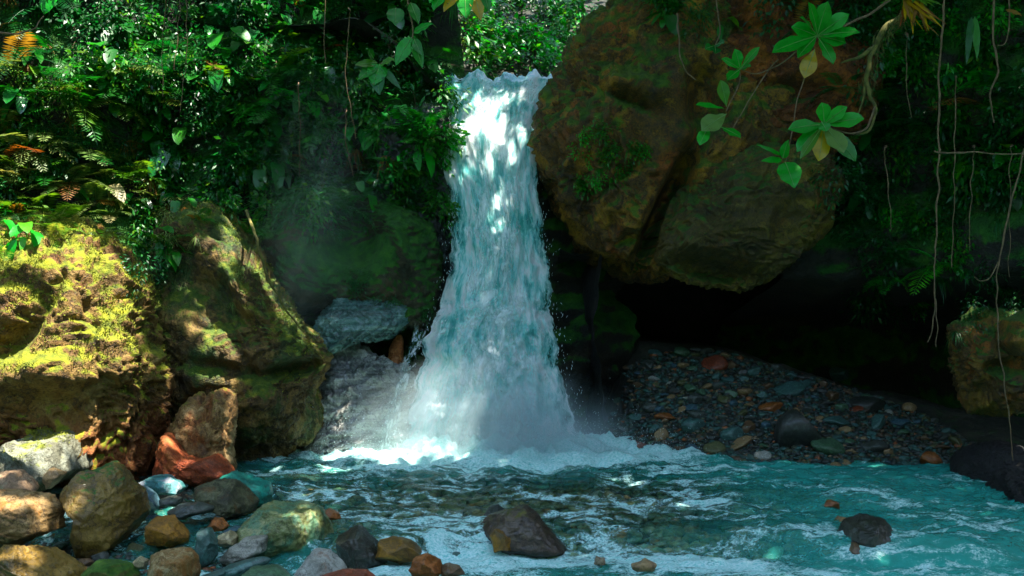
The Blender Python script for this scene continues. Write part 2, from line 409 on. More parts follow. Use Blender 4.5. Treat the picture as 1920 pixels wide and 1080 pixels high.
# big boulders --------------------------------------------------------------
B = {}
B['moss'] = tag(rock('boulder', [(-260, 640), (-220, 480), (-60, 425), (60, 402), (110, 412), (150, 436), (192, 480), (226, 530), (256, 590), (284, 650), (297, 700),
      (294, 760), (290, 820), (288, 882), (270, 912), (200, 915), (100, 915), (0, 910), (-160, 900)], 10.9, 1.15, M['moss_boulder'], 7, p=.8, lean=.42, under=.6, amp=.12, freq=2.3,
      ridge=.06, dents=[(20, 640, 60, 22, -38, .30), (235, 560, 16, 34, 25, .16), (150, 640, 30, 60, 20, .10), (120, 780, 170, 60, 0, .35), (60, 700, 60, 26, -20, -.14),
                         (190, 720, 40, 18, 30, .12), (260, 800, 22, 60, 5, -.10), (90, 560, 14, 50, 30, .10)], seed=11, solid=True),
      'large boulder thick with yellow-green moss at the left edge, sunlit above and red-brown below', 'boulder')
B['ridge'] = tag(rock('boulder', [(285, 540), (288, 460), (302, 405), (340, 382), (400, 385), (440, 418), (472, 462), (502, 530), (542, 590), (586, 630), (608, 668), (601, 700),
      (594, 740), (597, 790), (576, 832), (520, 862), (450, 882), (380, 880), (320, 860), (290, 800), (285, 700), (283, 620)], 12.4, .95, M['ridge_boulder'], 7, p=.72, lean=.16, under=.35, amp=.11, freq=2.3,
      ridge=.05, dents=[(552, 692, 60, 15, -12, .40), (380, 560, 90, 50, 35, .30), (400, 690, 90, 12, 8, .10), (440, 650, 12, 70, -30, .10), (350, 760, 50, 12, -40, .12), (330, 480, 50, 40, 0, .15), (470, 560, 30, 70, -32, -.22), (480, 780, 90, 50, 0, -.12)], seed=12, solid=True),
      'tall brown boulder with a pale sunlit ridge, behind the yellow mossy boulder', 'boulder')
B['knob'] = tag(rock('rock', [(302, 880), (302, 830), (330, 790), (352, 748), (374, 736), (386, 752), (398, 733), (420, 728), (442, 745), (438, 790), (432, 840), (440, 880), (400, 895), (340, 895)],
      11.0, .36, M['knob_rock'], 6, amp=.13, freq=2.4, ridge=.05, dents=[(385, 770, 10, 30, 10, .12)], seed=13), 'knobbly pale brown rock with two bright tips before the tall brown boulder', 'rock')
B['red'] = tag(rock('rock', [(290, 900), (298, 850), (306, 815), (318, 812), (335, 835), (352, 855), (378, 860), (402, 853), (425, 865), (444, 892), (400, 908), (340, 908)],
      10.6, .3, M['red_rock'], 6, amp=.12, freq=2.4, ridge=.05, seed=14), 'red rock with a pointed left end at the foot of the knobbly rock', 'rock')
B['grey'] = tag(rock('rock_slab', [(545, 872), (570, 780), (578, 700), (594, 646), (640, 640), (690, 655), (735, 668), (785, 700), (800, 800), (800, 885), (680, 888)],
      13.2, .62, M['grey_slab'], 7, p=.6, lean=.25, amp=.09, ridge=.07, facets=8, fd=(.6, .88), strata=(4.3, .09, -.42), seed=15), 'grey layered rock slab, wet, left of the foot of the waterfall', 'rock')
B['teal'] = tag(rock('rock_slab', [(570, 650), (588, 592), (640, 556), (720, 545), (780, 572), (776, 606), (725, 636), (655, 652), (605, 676)],
      13.25, .55, M['teal_slab'], 7, p=.55, amp=.10, ridge=.08, facets=8, fd=(.6, .88), strata=(5, .05, -.75), seed=16), 'blue-green layered rock slab under the dark mossy overhang', 'rock')
B['orange'] = tag(rock('rock', [(722, 690), (732, 650), (742, 630), (756, 628), (760, 670), (754, 715), (742, 726), (728, 715)], 13.38, .14, M['orange_rock'], 6, amp=.16, ridge=.09, facets=9, fd=(.55, .85), seed=17),
      'narrow upright orange rock beside the left edge of the waterfall', 'rock')
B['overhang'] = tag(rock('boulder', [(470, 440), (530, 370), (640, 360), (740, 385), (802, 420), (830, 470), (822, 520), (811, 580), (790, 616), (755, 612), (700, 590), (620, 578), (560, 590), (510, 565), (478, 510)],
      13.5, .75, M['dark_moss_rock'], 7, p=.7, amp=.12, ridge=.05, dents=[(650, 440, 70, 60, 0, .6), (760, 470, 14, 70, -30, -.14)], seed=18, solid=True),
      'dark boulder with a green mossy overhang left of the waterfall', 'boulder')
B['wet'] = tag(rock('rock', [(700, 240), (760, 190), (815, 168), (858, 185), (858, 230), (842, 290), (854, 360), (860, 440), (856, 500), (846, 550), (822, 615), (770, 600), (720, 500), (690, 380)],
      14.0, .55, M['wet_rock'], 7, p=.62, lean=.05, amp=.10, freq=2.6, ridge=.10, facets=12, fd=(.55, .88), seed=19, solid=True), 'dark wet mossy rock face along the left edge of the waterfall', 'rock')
B['huge'] = tag(rock('boulder', [(1002, 250), (1018, 195), (1042, 140), (1072, 85), (1102, 45), (1140, 10), (1200, -60), (1290, -110), (1400, -60), (1470, 60), (1560, 180), (1590, 300), (1550, 410), (1480, 480), (1380, 505), (1290, 508),
      (1225, 522), (1170, 528), (1110, 516), (1074, 488), (1044, 434), (1022, 382), (1006, 330), (1000, 285)], 13.4, 1.2, M['huge_boulder'], 7, p=.60, lean=-.06, amp=.06, freq=2.6, ridge=.05, facets=12, fd=(.72, .93),
      dents=[(1205, 190, 75, 10, 20, .28), (1215, 165, 75, 20, 20, -.14), (1256, 380, 20, 135, 26, 1.0), (1160, 330, 70, 9, -30, .12), (1100, 400, 9, 60, 15, .10), (1190, 440, 50, 10, -25, .14), (1330, 180, 40, 60, 10, .5)],
      centre=(1230, 240), seed=20, solid=True), 'huge rust-brown and green boulder to the right of the waterfall', 'boulder')
B['earth'] = tag(rock('earth_bank', [(1335, 60), (1330, -60), (1420, -120), (1560, -110), (1640, 0), (1640, 160), (1600, 270), (1500, 290), (1420, 270), (1370, 220), (1345, 150)], 13.0, .75, M['red_earth'], 7, p=.6, amp=.10, freq=2.6, ridge=.06,
      dents=[(1380, 40, 60, 18, 10, .25), (1480, 170, 70, 24, -12, .35), (1370, 200, 40, 60, 0, .35)], seed=41, solid=True), 'red-brown crumbly earth bank behind the rosette plants, right of the huge boulder', 'bank')
B['olive'] = tag(rock('boulder', [(1226, 486), (1262, 385), (1322, 306), (1420, 270), (1540, 280), (1575, 350), (1556, 440), (1500, 512), (1450, 545), (1362, 542), (1280, 524)],
      12.68, .7, M['olive_slab'], 7, p=.62, lean=-.16, amp=.08, ridge=.06, facets=10, fd=(.70, .93), dents=[(1330, 500, 80, 24, 12, .35), (1480, 420, 30, 60, 0, .12)], seed=21, solid=True),
      'olive brown boulder hanging over the dark cave mouth', 'boulder')
B['pillar'] = tag(rock('rock', [(1793, 610), (1840, 575), (1900, 585), (1945, 620), (1960, 700), (1930, 766), (1872, 778), (1822, 772), (1804, 722), (1796, 660)], 11.0, .5, M['pillar_rock'], 6, p=.7, amp=.14, ridge=.09, facets=8, fd=(.62, .9),
      dents=[(1880, 690, 30, 16, 0, .2)], seed=22, solid=True), 'ochre and green rock pillar hanging low at the right edge', 'rock')
B['round'] = tag(rock('rock', [(1876, 640), (1890, 600), (1930, 578), (1980, 590), (1990, 640), (1960, 670), (1900, 668)], 10.5, .35, M['pillar_rock'], 6, amp=.09, seed=23),
      'rounded yellow-brown rock beside the ochre pillar at the right edge', 'rock')
B['bank1'] = tag(rock('boulder', [(1870, 965), (1862, 930), (1880, 895), (1920, 880), (2000, 860), (2100, 880), (2100, 990), (1940, 985)], 10.3, .6, M['cave'], 6, amp=.15, ridge=.10, facets=8, seed=24), 'black boulder at the water edge on the far right', 'boulder')
B['bank2'] = tag(rock('boulder', [(1790, 905), (1800, 860), (1840, 835), (1900, 830), (1930, 870), (1900, 915)], 11.3, .5, M['cave'], 5, amp=.12, ridge=.05, seed=25), 'low dark rock in shadow at the right end of the gravel bar', 'boulder')

# ------------------------------------------------------------------ cliffs, ground
def sheet(name, xs, zs, fn, material, kind='structure', store=True):
    X, Z = np.meshgrid(xs, zs, indexing='ij')
    v = fn(X.ravel(), Z.ravel())
    f = grid_faces(len(xs), len(zs))
    me = make_mesh(name, v, f, [material])
    o = link(name, me); tag(o, kind=kind)
    if store:
        SOLIDS.append((v, np.concatenate([f[:, [0, 1, 2]], f[:, [0, 2, 3]]])))
    return o
def left_cliff(x, z):
    y = 12.7 + (x + 6) * .32 + .10 * np.clip(z, 0, 9)
    y = np.where(x > -1.0, 14.3 + .04 * z, y)
    q = np.stack([x * .55, z * .8, 0 * x], 1)
    y = y + .55 * fbm(q, 5) + .12 * ridged(q * 2.5, 3)
    y = y - .9 * sstep(-2.6, -5.2, x) * sstep(3.2, 1.6, z)
    return np.stack([x + .15 * pnoise(q * 3 + 5) + .7 * sstep(.7, 1.6, x) * fbm(q * 2.2 + 60, 4), y + .5 * sstep(.9, 1.6, x), z], 1)
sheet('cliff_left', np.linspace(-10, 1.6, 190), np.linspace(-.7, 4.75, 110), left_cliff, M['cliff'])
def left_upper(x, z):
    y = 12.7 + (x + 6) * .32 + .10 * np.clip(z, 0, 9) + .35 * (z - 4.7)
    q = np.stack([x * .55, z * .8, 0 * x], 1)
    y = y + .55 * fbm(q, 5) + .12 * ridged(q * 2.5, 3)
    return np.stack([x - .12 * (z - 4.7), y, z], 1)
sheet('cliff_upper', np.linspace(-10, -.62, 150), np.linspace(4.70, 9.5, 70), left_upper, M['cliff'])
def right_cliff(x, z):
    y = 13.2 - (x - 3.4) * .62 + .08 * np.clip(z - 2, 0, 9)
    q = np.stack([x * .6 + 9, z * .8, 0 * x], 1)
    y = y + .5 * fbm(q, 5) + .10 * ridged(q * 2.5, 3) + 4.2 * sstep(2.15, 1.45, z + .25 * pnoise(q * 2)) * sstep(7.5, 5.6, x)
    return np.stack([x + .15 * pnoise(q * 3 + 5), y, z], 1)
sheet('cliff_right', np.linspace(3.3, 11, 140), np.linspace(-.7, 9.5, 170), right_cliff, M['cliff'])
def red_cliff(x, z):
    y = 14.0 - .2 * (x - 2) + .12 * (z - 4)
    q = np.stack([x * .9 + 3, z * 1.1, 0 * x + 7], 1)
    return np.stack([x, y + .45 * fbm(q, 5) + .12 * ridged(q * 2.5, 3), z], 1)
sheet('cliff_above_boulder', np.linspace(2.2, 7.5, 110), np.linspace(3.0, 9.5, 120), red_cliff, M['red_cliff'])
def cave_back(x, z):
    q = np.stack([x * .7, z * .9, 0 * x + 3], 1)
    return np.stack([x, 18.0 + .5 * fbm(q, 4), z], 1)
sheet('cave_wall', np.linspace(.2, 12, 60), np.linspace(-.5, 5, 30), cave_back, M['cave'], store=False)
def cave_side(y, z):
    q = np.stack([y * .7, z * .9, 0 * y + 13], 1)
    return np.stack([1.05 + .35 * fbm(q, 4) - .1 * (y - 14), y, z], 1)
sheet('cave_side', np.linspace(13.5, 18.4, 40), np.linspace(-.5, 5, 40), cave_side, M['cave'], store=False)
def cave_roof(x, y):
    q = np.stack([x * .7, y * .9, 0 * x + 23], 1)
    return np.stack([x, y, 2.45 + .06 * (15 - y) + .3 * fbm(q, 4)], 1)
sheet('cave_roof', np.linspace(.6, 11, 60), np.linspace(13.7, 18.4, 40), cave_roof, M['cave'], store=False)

def xl(y): return np.interp(y, [5, 7.4, 8.2, 9.0, 10.0, 10.8, 12.3, 13], [-.2, -.75, -1.15, -1.95, -2.35, -2.75, -2.5, -2.3])
def bar_h(x, y):
    yw = 12.45 - (x - 1.45) * .33
    d = y - yw
    h = np.clip(d, -2, 2.6) * np.interp(x, [1.2, 1.7, 3.0, 4.6, 6], [.22, .50, .45, .25, .15])
    return h * sstep(.9, 1.5, x)
def ground(x, y):
    h = -.17 + .07 * fbm(np.stack([x * .5, y * .5, 0 * x], 1), 4)
    top = np.interp(y, [6, 7.6, 8.6, 9.4, 10.2, 11, 12.5], [-.16, -.15, -.12, -.02, .10, .16, .10])
    lb = np.clip((xl(y) - x) * .55 - .3, -.5, 0)
    h = np.maximum(h, top + lb + .04 * pnoise(np.stack([x * 2, y * 2, 0 * x], 1)))
    h = np.maximum(h, np.where((y > 11) & (x > .9), bar_h(x, y) - .03 + .10 * sstep(12.3, 13.3, y) * fbm(np.stack([x * 2.6, y * 2.6, 0 * x + 3], 1), 4), -9))
    h = h - .14 * sstep(8.9, 8.3, y) * sstep(-1.1, -.5, x)
    # unseen hills added round the gorge to shut out low sky light
    h = h + sstep(7, 22, np.abs(x)) * 13 + sstep(19, 34, y) * 13 + sstep(-9, -26, y) * 11
    return np.stack([x, y, h], 1)
ax = np.unique(np.concatenate([np.linspace(-60, -8, 40), np.linspace(-8, 8, 230), np.linspace(8, 60, 40)]))
ay = np.unique(np.concatenate([np.linspace(-50, 4, 36), np.linspace(4, 16, 200), np.linspace(16, 60, 40)]))
sheet('ground', ax, ay, ground, M['bank'])

def upper(x, y):
    c = .12 + (y - 14.4) * .10
    d = np.abs(x - c)
    h = 4.55 + .9 * sstep(.75, 2.3, d) + .14 * np.clip(y - 15, 0, 20) + .55 * np.clip(y - 18.5, 0, 9) + .3 * fbm(np.stack([x, y, 0 * x], 1), 4) * sstep(.6, 1.5, d)
    h = h + np.where(x > .8, 0, 0)
    return np.stack([x, y, h], 1)
sheet('upper_bank', np.linspace(-9, 11, 120), np.linspace(14.35, 27, 80), upper, M['bank'])

# ------------------------------------------------------------------ BVH of everything solid
def build_bvh():
    vs, fs, k = [], [], 0
    for v, t in SOLIDS:
        vs.append(v); fs.append(t + k); k += len(v)
    v = np.concatenate(vs); f = np.concatenate(fs)
    return BVHTree.FromPolygons([Vector(a) for a in v.tolist()], f.tolist())
bvh = build_bvh()
EYE = Vector((0, 0, CAM_H))
def hit(px, py):
    d = (P(px, py, 10) - EYE).normalized()
    h = bvh.ray_cast(EYE, d)
    if h[0] is None: return None
    n = h[1]
    if n.dot(d) > 0: n = -n
    return h[0], n
def drop(x, y, z=6):
    h = bvh.ray_cast(Vector((x, y, z)), Vector((0, 0, -1)))
    return h[0]

# ------------------------------------------------------------------ stones in the foreground
FG = [
 ([(-60, 870), (-20, 845), (20, 816), (70, 806), (92, 809), (120, 805), (150, 825), (172, 855), (178, 885), (150, 905), (90, 915), (40, 930), (-50, 930)], 9.9, .42, 'lichen', 'pale sunlit boulder patched with yellow-green lichen at the left edge', dict(facets=6, sub=6, ridge=.03)),
 ([(82, 892), (95, 872), (112, 878), (122, 888), (108, 905), (92, 918), (82, 906)], 9.35, .12, 'tan', 'small tan stone wedged behind the big brown mossy wedge', dict(facets=8)),
 ([(-30, 888), (40, 882), (70, 893), (90, 920), (60, 935), (-30, 930)], 9.25, .2, 'pinkish', 'low pinkish stone lying before the pale lichen boulder', dict(facets=10)),
 ([(90, 916), (120, 893), (152, 871), (210, 867), (229, 880), (241, 905), (263, 925), (271, 960), (266, 1000), (240, 1045), (200, 1060), (160, 1045), (146, 1010), (130, 960), (104, 937)], 8.8, .38, 'wedge', 'big brown wedge-shaped rock with green moss along its top', dict(facets=12, sub=6)),
 ([(-60, 925), (0, 914), (50, 916), (90, 930), (121, 955), (136, 985), (144, 1002), (120, 1010), (60, 1020), (-50, 1015)], 8.5, .34, 'bands', 'brown streaked boulder at the left edge below the lichen boulder', dict(facets=8, sub=6, strata=(6, .04, .3))),
 ([(-60, 1030), (0, 1017), (50, 1019), (90, 1040), (150, 1075), (165, 1110), (60, 1140), (-60, 1130)], 7.75, .4, 'bands2', 'yellow-brown layered slab in the bottom left corner', dict(facets=8, sub=6, strata=(7, .06, .5))),
 ([(255, 908), (285, 893), (320, 889), (350, 900), (357, 915), (345, 928), (300, 932), (268, 922)], 9.8, .2, 'tealmix', 'flat teal stone with a white vein under the red rock', dict(facets=8)),
 ([(243, 907), (270, 911), (290, 925), (310, 952), (300, 962), (282, 948), (260, 930)], 9.45, .10, 'blue', 'leaning blue slab touching the right side of the mossy wedge', dict(facets=8)),
 ([(261, 935), (275, 932), (291, 955), (288, 970), (270, 968)], 9.25, .09, 'teal', 'small dark teal stone under the leaning blue slab', dict(facets=8)),
 ([(296, 938), (318, 930), (345, 932), (346, 945), (320, 951), (298, 950)], 9.35, .1, 'slate', 'small grey-blue stone between the blue slab and the dark rock', dict(facets=8)),
 ([(306, 960), (330, 945), (370, 942), (403, 952), (396, 963), (350, 972), (315, 970)], 9.05, .14, 'slate', 'flat grey stone above the tan-brown cobble', dict(facets=10)),
 ([(350, 930), (364, 907), (400, 899), (440, 901), (462, 918), (486, 945), (479, 968), (440, 975), (400, 968), (358, 952)], 9.4, .26, 'darkolive', 'dark olive rock in front of the bright teal rock', dict(facets=10, sub=6)),
 ([(408, 898), (435, 884), (470, 894), (505, 907), (511, 925), (508, 945), (485, 952), (455, 945), (425, 922)], 9.8, .22, 'tealbright', 'bright teal rock at the edge of the stream', dict(facets=8)),
 ([(273, 980), (285, 969), (320, 967), (346, 985), (363, 1008), (356, 1021), (300, 1027), (277, 1017)], 8.65, .18, 'tanbrown', 'tan-brown angular cobble beside the mossy wedge', dict(facets=10)),
 ([(381, 992), (398, 971), (415, 971), (431, 988), (415, 1003), (390, 1001)], 8.95, .10, 'orange', 'orange stone wedged above the upright slate', dict(facets=6)),
 ([(273, 1045), (300, 1032), (350, 1029), (369, 1045), (374, 1080), (367, 1105), (280, 1105), (270, 1070)], 7.85, .2, 'cream2', 'cream and brown blocky stone at the bottom edge', dict(facets=12)),
 ([(364, 984), (395, 984), (407, 1010), (407, 1045), (397, 1068), (380, 1072), (367, 1040)], 8.35, .10, 'teal', 'upright teal slate with white streaks', dict(facets=10)),
 ([(406, 1006), (430, 995), (452, 1005), (446, 1020), (420, 1030), (407, 1022)], 8.5, .09, 'cream', 'small cream stone right of the upright slate', dict(facets=8)),
 ([(405, 1054), (428, 1025), (460, 1008), (502, 1004), (498, 1032), (470, 1048), (430, 1062)], 8.35, .13, 'ribbed', 'pale ribbed stone under the striped green rock', dict(facets=8, strata=(8, .05, 4))),
 ([(345, 1092), (420, 1062), (490, 1044), (507, 1047), (507, 1057), (440, 1084), (390, 1100)], 7.95, .12, 'teal', 'long teal slab pointing right at the bottom', dict(facets=8)),
 ([(438, 986), (470, 958), (500, 941), (560, 937), (600, 955), (619, 985), (627, 1010), (616, 1048), (570, 1066), (520, 1058), (470, 1036), (448, 1012)], 8.75, .36, 'striped', 'green and cream striped rock at the edge of the stream', dict(facets=10, sub=6, ridge=.05)),
 ([(538, 1078), (560, 1045), (590, 1029), (616, 1032), (641, 1055), (655, 1078), (642, 1100), (548, 1100)], 7.85, .2, 'palegrey', 'pale grey-white cobble at the bottom edge', dict(facets=8)),
 ([(425, 1090), (470, 1065), (520, 1061), (545, 1082), (525, 1105), (438, 1108)], 7.6, .16, 'green', 'teal-green rounded stone left of the pale cobble', dict(facets=6)),
 ([(622, 1012), (648, 990), (668, 984), (700, 1007), (727, 1035), (744, 1062), (690, 1074), (636, 1060)], 8.4, .24, 'black', 'black angular rock at the edge of the stream', dict(facets=12, sub=6)),
 ([(698, 1013), (730, 1006), (770, 1014), (803, 1036), (797, 1052), (750, 1060), (705, 1046)], 8.3, .16, 'golden', 'golden brown flat rock right of the black rock', dict(facets=8)),
 ([(757, 1068), (773, 1048), (800, 1039), (826, 1051), (833, 1072), (812, 1084), (768, 1084)], 7.85, .14, 'orange', 'round orange stone at the bottom edge of the stream', dict(facets=5)),
 ([(820, 1066), (840, 1054), (862, 1062), (872, 1078), (850, 1086), (825, 1082)], 7.8, .1, 'brown', 'small brown stone touching the round orange stone', dict(facets=6)),
 ([(600, 962), (618, 953), (636, 963), (640, 974), (615, 978)], 9.1, .09, 'orange', 'small orange stone behind the striped green rock', dict(facets=6)),
 ([(590, 1084), (640, 1070), (690, 1070), (710, 1088), (650, 1100)], 7.55, .12, 'red', 'reddish flat stone cut by the bottom edge', dict(facets=6)),
 ([(150, 1080), (180, 1052), (215, 1050), (250, 1062), (262, 1085), (230, 1105), (165, 1105)], 7.9, .18, 'mossgreen', 'low stone covered with bright green moss at the bottom', dict(facets=4)),
 ([(250, 1052), (262, 1043), (277, 1050), (276, 1068), (257, 1070)], 8.0, .06, 'cream', 'tiny cream stone at the foot of the mossy wedge', dict(facets=6)),
 ([(418, 996), (436, 986), (456, 988), (450, 1000), (430, 1006)], 8.7, .07, 'blue', 'small blue stone beside the striped green rock', dict(facets=6)),
 ([(892, 992), (910, 972), (950, 957), (986, 950), (1008, 962), (1036, 992), (1072, 1034), (1010, 1048), (945, 1044), (900, 1012)], 8.95, .28, 'darkbrown', 'dark wedge-shaped rock standing in mid stream', dict(facets=9, sub=6, p=.6, fd=(.72, .93))),
 ([(918, 1005), (928, 992), (945, 991), (957, 1010), (960, 1034), (925, 1036)], 8.7, .10, 'golden', 'small yellow-brown stone in front of the dark mid-stream wedge', dict(facets=6)),
 ([(902, 962), (915, 950), (935, 947), (950, 958), (945, 976), (910, 978)], 9.5, .14, 'dark', 'small dark stone just behind the mid-stream wedge', dict(facets=6)),
 ([(1570, 1015), (1586, 978), (1620, 966), (1660, 974), (1700, 1012), (1665, 1040), (1592, 1040)], 8.75, .24, 'black', 'black rounded rock in the stream at the right', dict(facets=10, sub=6)),
 ([(1582, 1030), (1596, 1017), (1615, 1016), (1628, 1028), (1612, 1040), (1590, 1040)], 8.6, .09, 'brown', 'small brown stone at the foot of the black stream rock', dict(facets=6)),
 ([(1540, 950), (1555, 936), (1572, 942), (1574, 955)], 9.9, .07, 'orange', 'small orange stone breaking the water upstream of the black rock', dict(facets=6)),
 ([(1558, 985), (1572, 968), (1592, 972), (1590, 992)], 9.3, .08, 'tan', 'small tan stone left of the black stream rock', dict(facets=6)),
 ([(1180, 1060), (1210, 1048), (1232, 1058), (1225, 1072), (1190, 1074)], 8.0, .08, 'tan', 'small tan stone awash at the bottom right of the mid-stream wedge', dict(facets=6)),
 ([(1110, 1060), (1118, 1044), (1134, 1044), (1140, 1060)], 8.35, .06, 'pinkish', 'little pinkish stone awash right of the mid-stream wedge', dict(facets=6)),
]
def tri(c, a=.4, b=1.8): return (tuple(x * a for x in c), c, tuple(min(.65, x * b + .01) for x in c))
M['lichen'] = rock_mat('lichen', ((0.04, 0.035, 0.02), (0.12, 0.12, 0.09), (0.22, 0.23, 0.19)), 3.5, .75, ((0.06, 0.07, 0.01), (0.16, 0.18, 0.02), (0.3, 0.3, 0.05)), .78, .85)
M['pinkish'] = rock_mat('pinkish', tri((0.25, 0.175, 0.12)), 5, .65, stain=(0.33, 0.3, 0.22))
M['wedge'] = rock_mat('wedge', ((0.03, 0.02, 0.008), (0.12, 0.08, 0.025), (0.24, 0.17, 0.07)), 4, .6, MOSS_G, .76, .9, strata=(2, (R(80), 0, 0), .3), wet=.2)
M['bands'] = rock_mat('bands', ((0.03, 0.02, 0.008), (0.13, 0.08, 0.035), (0.30, 0.22, 0.13)), 4, .6, strata=(12, (0, R(20), 0), .6), stain=(0.28, 0.12, 0.03))
M['bands2'] = rock_mat('bands2', ((0.03, 0.022, 0.007), (0.14, 0.09, 0.028), (0.28, 0.20, 0.09)), 4, .55, strata=(12, (0, R(28), 0), .6), wet=.2)
M['tealmix'] = rock_mat('tealmix', tri((0.06, 0.15, 0.15)), 5, .5, stain=(0.4, 0.38, 0.4), stain_at=.55)
M['darkolive'] = rock_mat('darkolive', ((0.012, 0.012, 0.006), (0.05, 0.05, 0.025), (0.13, 0.13, 0.08)), 5, .6, stain=(0.09, 0.045, 0.018))
M['tealbright'] = rock_mat('tealbright', tri((0.03, 0.19, 0.15)), 5, .5, wet=.3)
M['tanbrown'] = rock_mat('tanbrown', tri((0.22, 0.12, 0.045)), 5, .6, stain=(0.35, 0.19, 0.05))
M['cream2'] = rock_mat('cream2', ((0.1, 0.055, 0.02), (0.26, 0.19, 0.1), (0.42, 0.36, 0.25)), 6, .6, stain=(0.2, 0.09, 0.025), stain_at=.52)
M['ribbed'] = rock_mat('ribbed', ((0.06, 0.058, 0.045), (0.3, 0.29, 0.25), (0.5, 0.48, 0.42)), 5, .5, strata=(18, (0, R(84), 0), .7))
M['striped'] = rock_mat('striped', ((0.05, 0.05, 0.02), (0.16, 0.19, 0.085), (0.40, 0.38, 0.24)), 5, .5, stain=(0.09, 0.20, 0.13), stain_at=.52, wet=.2)
M['palegrey'] = rock_mat('palegrey', ((0.16, 0.155, 0.135), (0.38, 0.37, 0.33), (0.56, 0.55, 0.50)), 5, .5, stain=(0.24, 0.15, 0.11), stain_at=.6)
M['black'] = rock_mat('black', tri((0.03, 0.03, 0.022)), 5, .35, wet=.4)
M['golden'] = rock_mat('golden', tri((0.16, 0.09, 0.024)), 5, .5, wet=.2, stain=(0.06, 0.05, 0.025))
M['darkbrown'] = rock_mat('darkbrown', ((0.015, 0.010, 0.006), (0.05, 0.034, 0.022), (0.12, 0.09, 0.065)), 4, .5, ((0.04, 0.04, 0.006), (0.09, 0.09, 0.01), (0.15, 0.13, 0.02)), .83, .8, wet=.3)
M['mossgreen'] = rock_mat('mossgreen', tri((0.08, 0.09, 0.03)), 5, .6, ((0.01, 0.04, 0.005), (0.035, 0.09, 0.012), (0.08, 0.14, 0.02)), .6, .9)
FG_OBJS = []
for i, (ol, Y, dep, mk, lab, kw) in enumerate(FG):
    kw = dict(kw); kw.setdefault('sub', 5); kw.setdefault('ridge', .035); kw['facets'] = kw['facets'] + 3; kw.setdefault('fd', (.58, .88))
    mm = M.get(mk) or STONE[mk]
    o = tag(rock('stone', ol, Y, dep, mm, amp=.07, freq=1.8, seed=100 + i, solid=True, **kw), lab, 'stone')
    FG_OBJS.append(o)

FGN = [(np.mean([p[0] for p in f[0]]), np.mean([p[1] for p in f[0]]), ' '.join(f[4].split(' ')[:4])) for f in FG]
# ------------------------------------------------------------------ loose stones: shapes to share
def stone_shape(seed, sub=3, facets=7):
    rg = np.random.default_rng(seed); d, t = ico(sub); d = d.copy()
    for k in range(facets):
        n = rg.normal(size=3); n /= np.linalg.norm(n); dist = rg.uniform(.5, .88)
        d -= np.clip(d @ n - dist, 0, None)[:, None] * n
    d *= (1 + .10 * fbm(d * 1.7 + rg.uniform(-9, 9, 3), 3))[:, None]
    return d, t
def on_bar():
    while True:
        px = random.uniform(1120, 1850); py = random.uniform(655, 885)
        top = np.interp(px, [1120, 1230, 1330, 1480, 1600, 1700, 1850], [720, 662, 655, 695, 730, 765, 845])
        if py < top: continue
        h = hit(px, py)
        if h and h[0].z > -.06 and h[0].x > .8 and 11 < h[0].y < 16.5 and h[1].z > .5: return px, py, h
SHAPES = {k: [make_mesh('stone', *stone_shape(40 + s, 3), [m_]) for s in range(5)] for k, m_ in STONE.items()}
COLN = dict(teal='teal', slate='grey slate', dark='blackish', brown='brown', orange='rust orange', red='brick red', tan='tan', olive='olive green', green='dull green', blue='blue-grey', pale='pale grey', cream='cream')
stone_labels = {}
def near_special(px, py, w, k):
    best = min(SPECIAL, key=lambda q: (q[0] - px) ** 2 + 2 * (q[1] - py) ** 2)
    dx, dy = px - best[0], py - best[1]
    rel = ('right of' if dx > 0 else 'left of') if abs(dx) > abs(dy) * 1.4 else ('in front of' if dy > 0 else 'behind')
    core = best[7].split(' with ')[0]
    for cut in (' high on', ' in the', ' at the', ' near the', ' of the', ' below', ' left of', ' right of', ' behind', ' beside', ' just', ' alone', ' slanting', ' half', ' tilted', ' leaning', ' on the'): core = core.split(cut)[0]
    sz = 'small' if w < 20 else 'larger' if w > 32 else ''
    l = f'{sz} {COLN[k]} stone on the bar {rel} the {core}'.strip()
    stone_labels[l] = stone_labels.get(l, 0) + 1
    return l
def bar_stone(px, py, wpx, aspect, thick, kind, rot=0, label=None, group=None):
    h = hit(px, py)
    if not h: return
    p = h[0]; s = wpx / F * p.y * .5
    o = link('bar_stone', random.choice(SHAPES[kind]), loc=(p.x, p.y, p.z + s * thick * .45), rot=(random.uniform(-.25, .25), R(-rot), random.uniform(0, 6.28) if aspect > .8 else random.uniform(-.3, .3)),
             scale=(s * 1.12, s * max(aspect, .7) * 1.1, s * thick * 1.12))
    return tag(o, label or f'{COLN[kind]} stone among the cobbles of the dark gravel bar', 'stone', group)
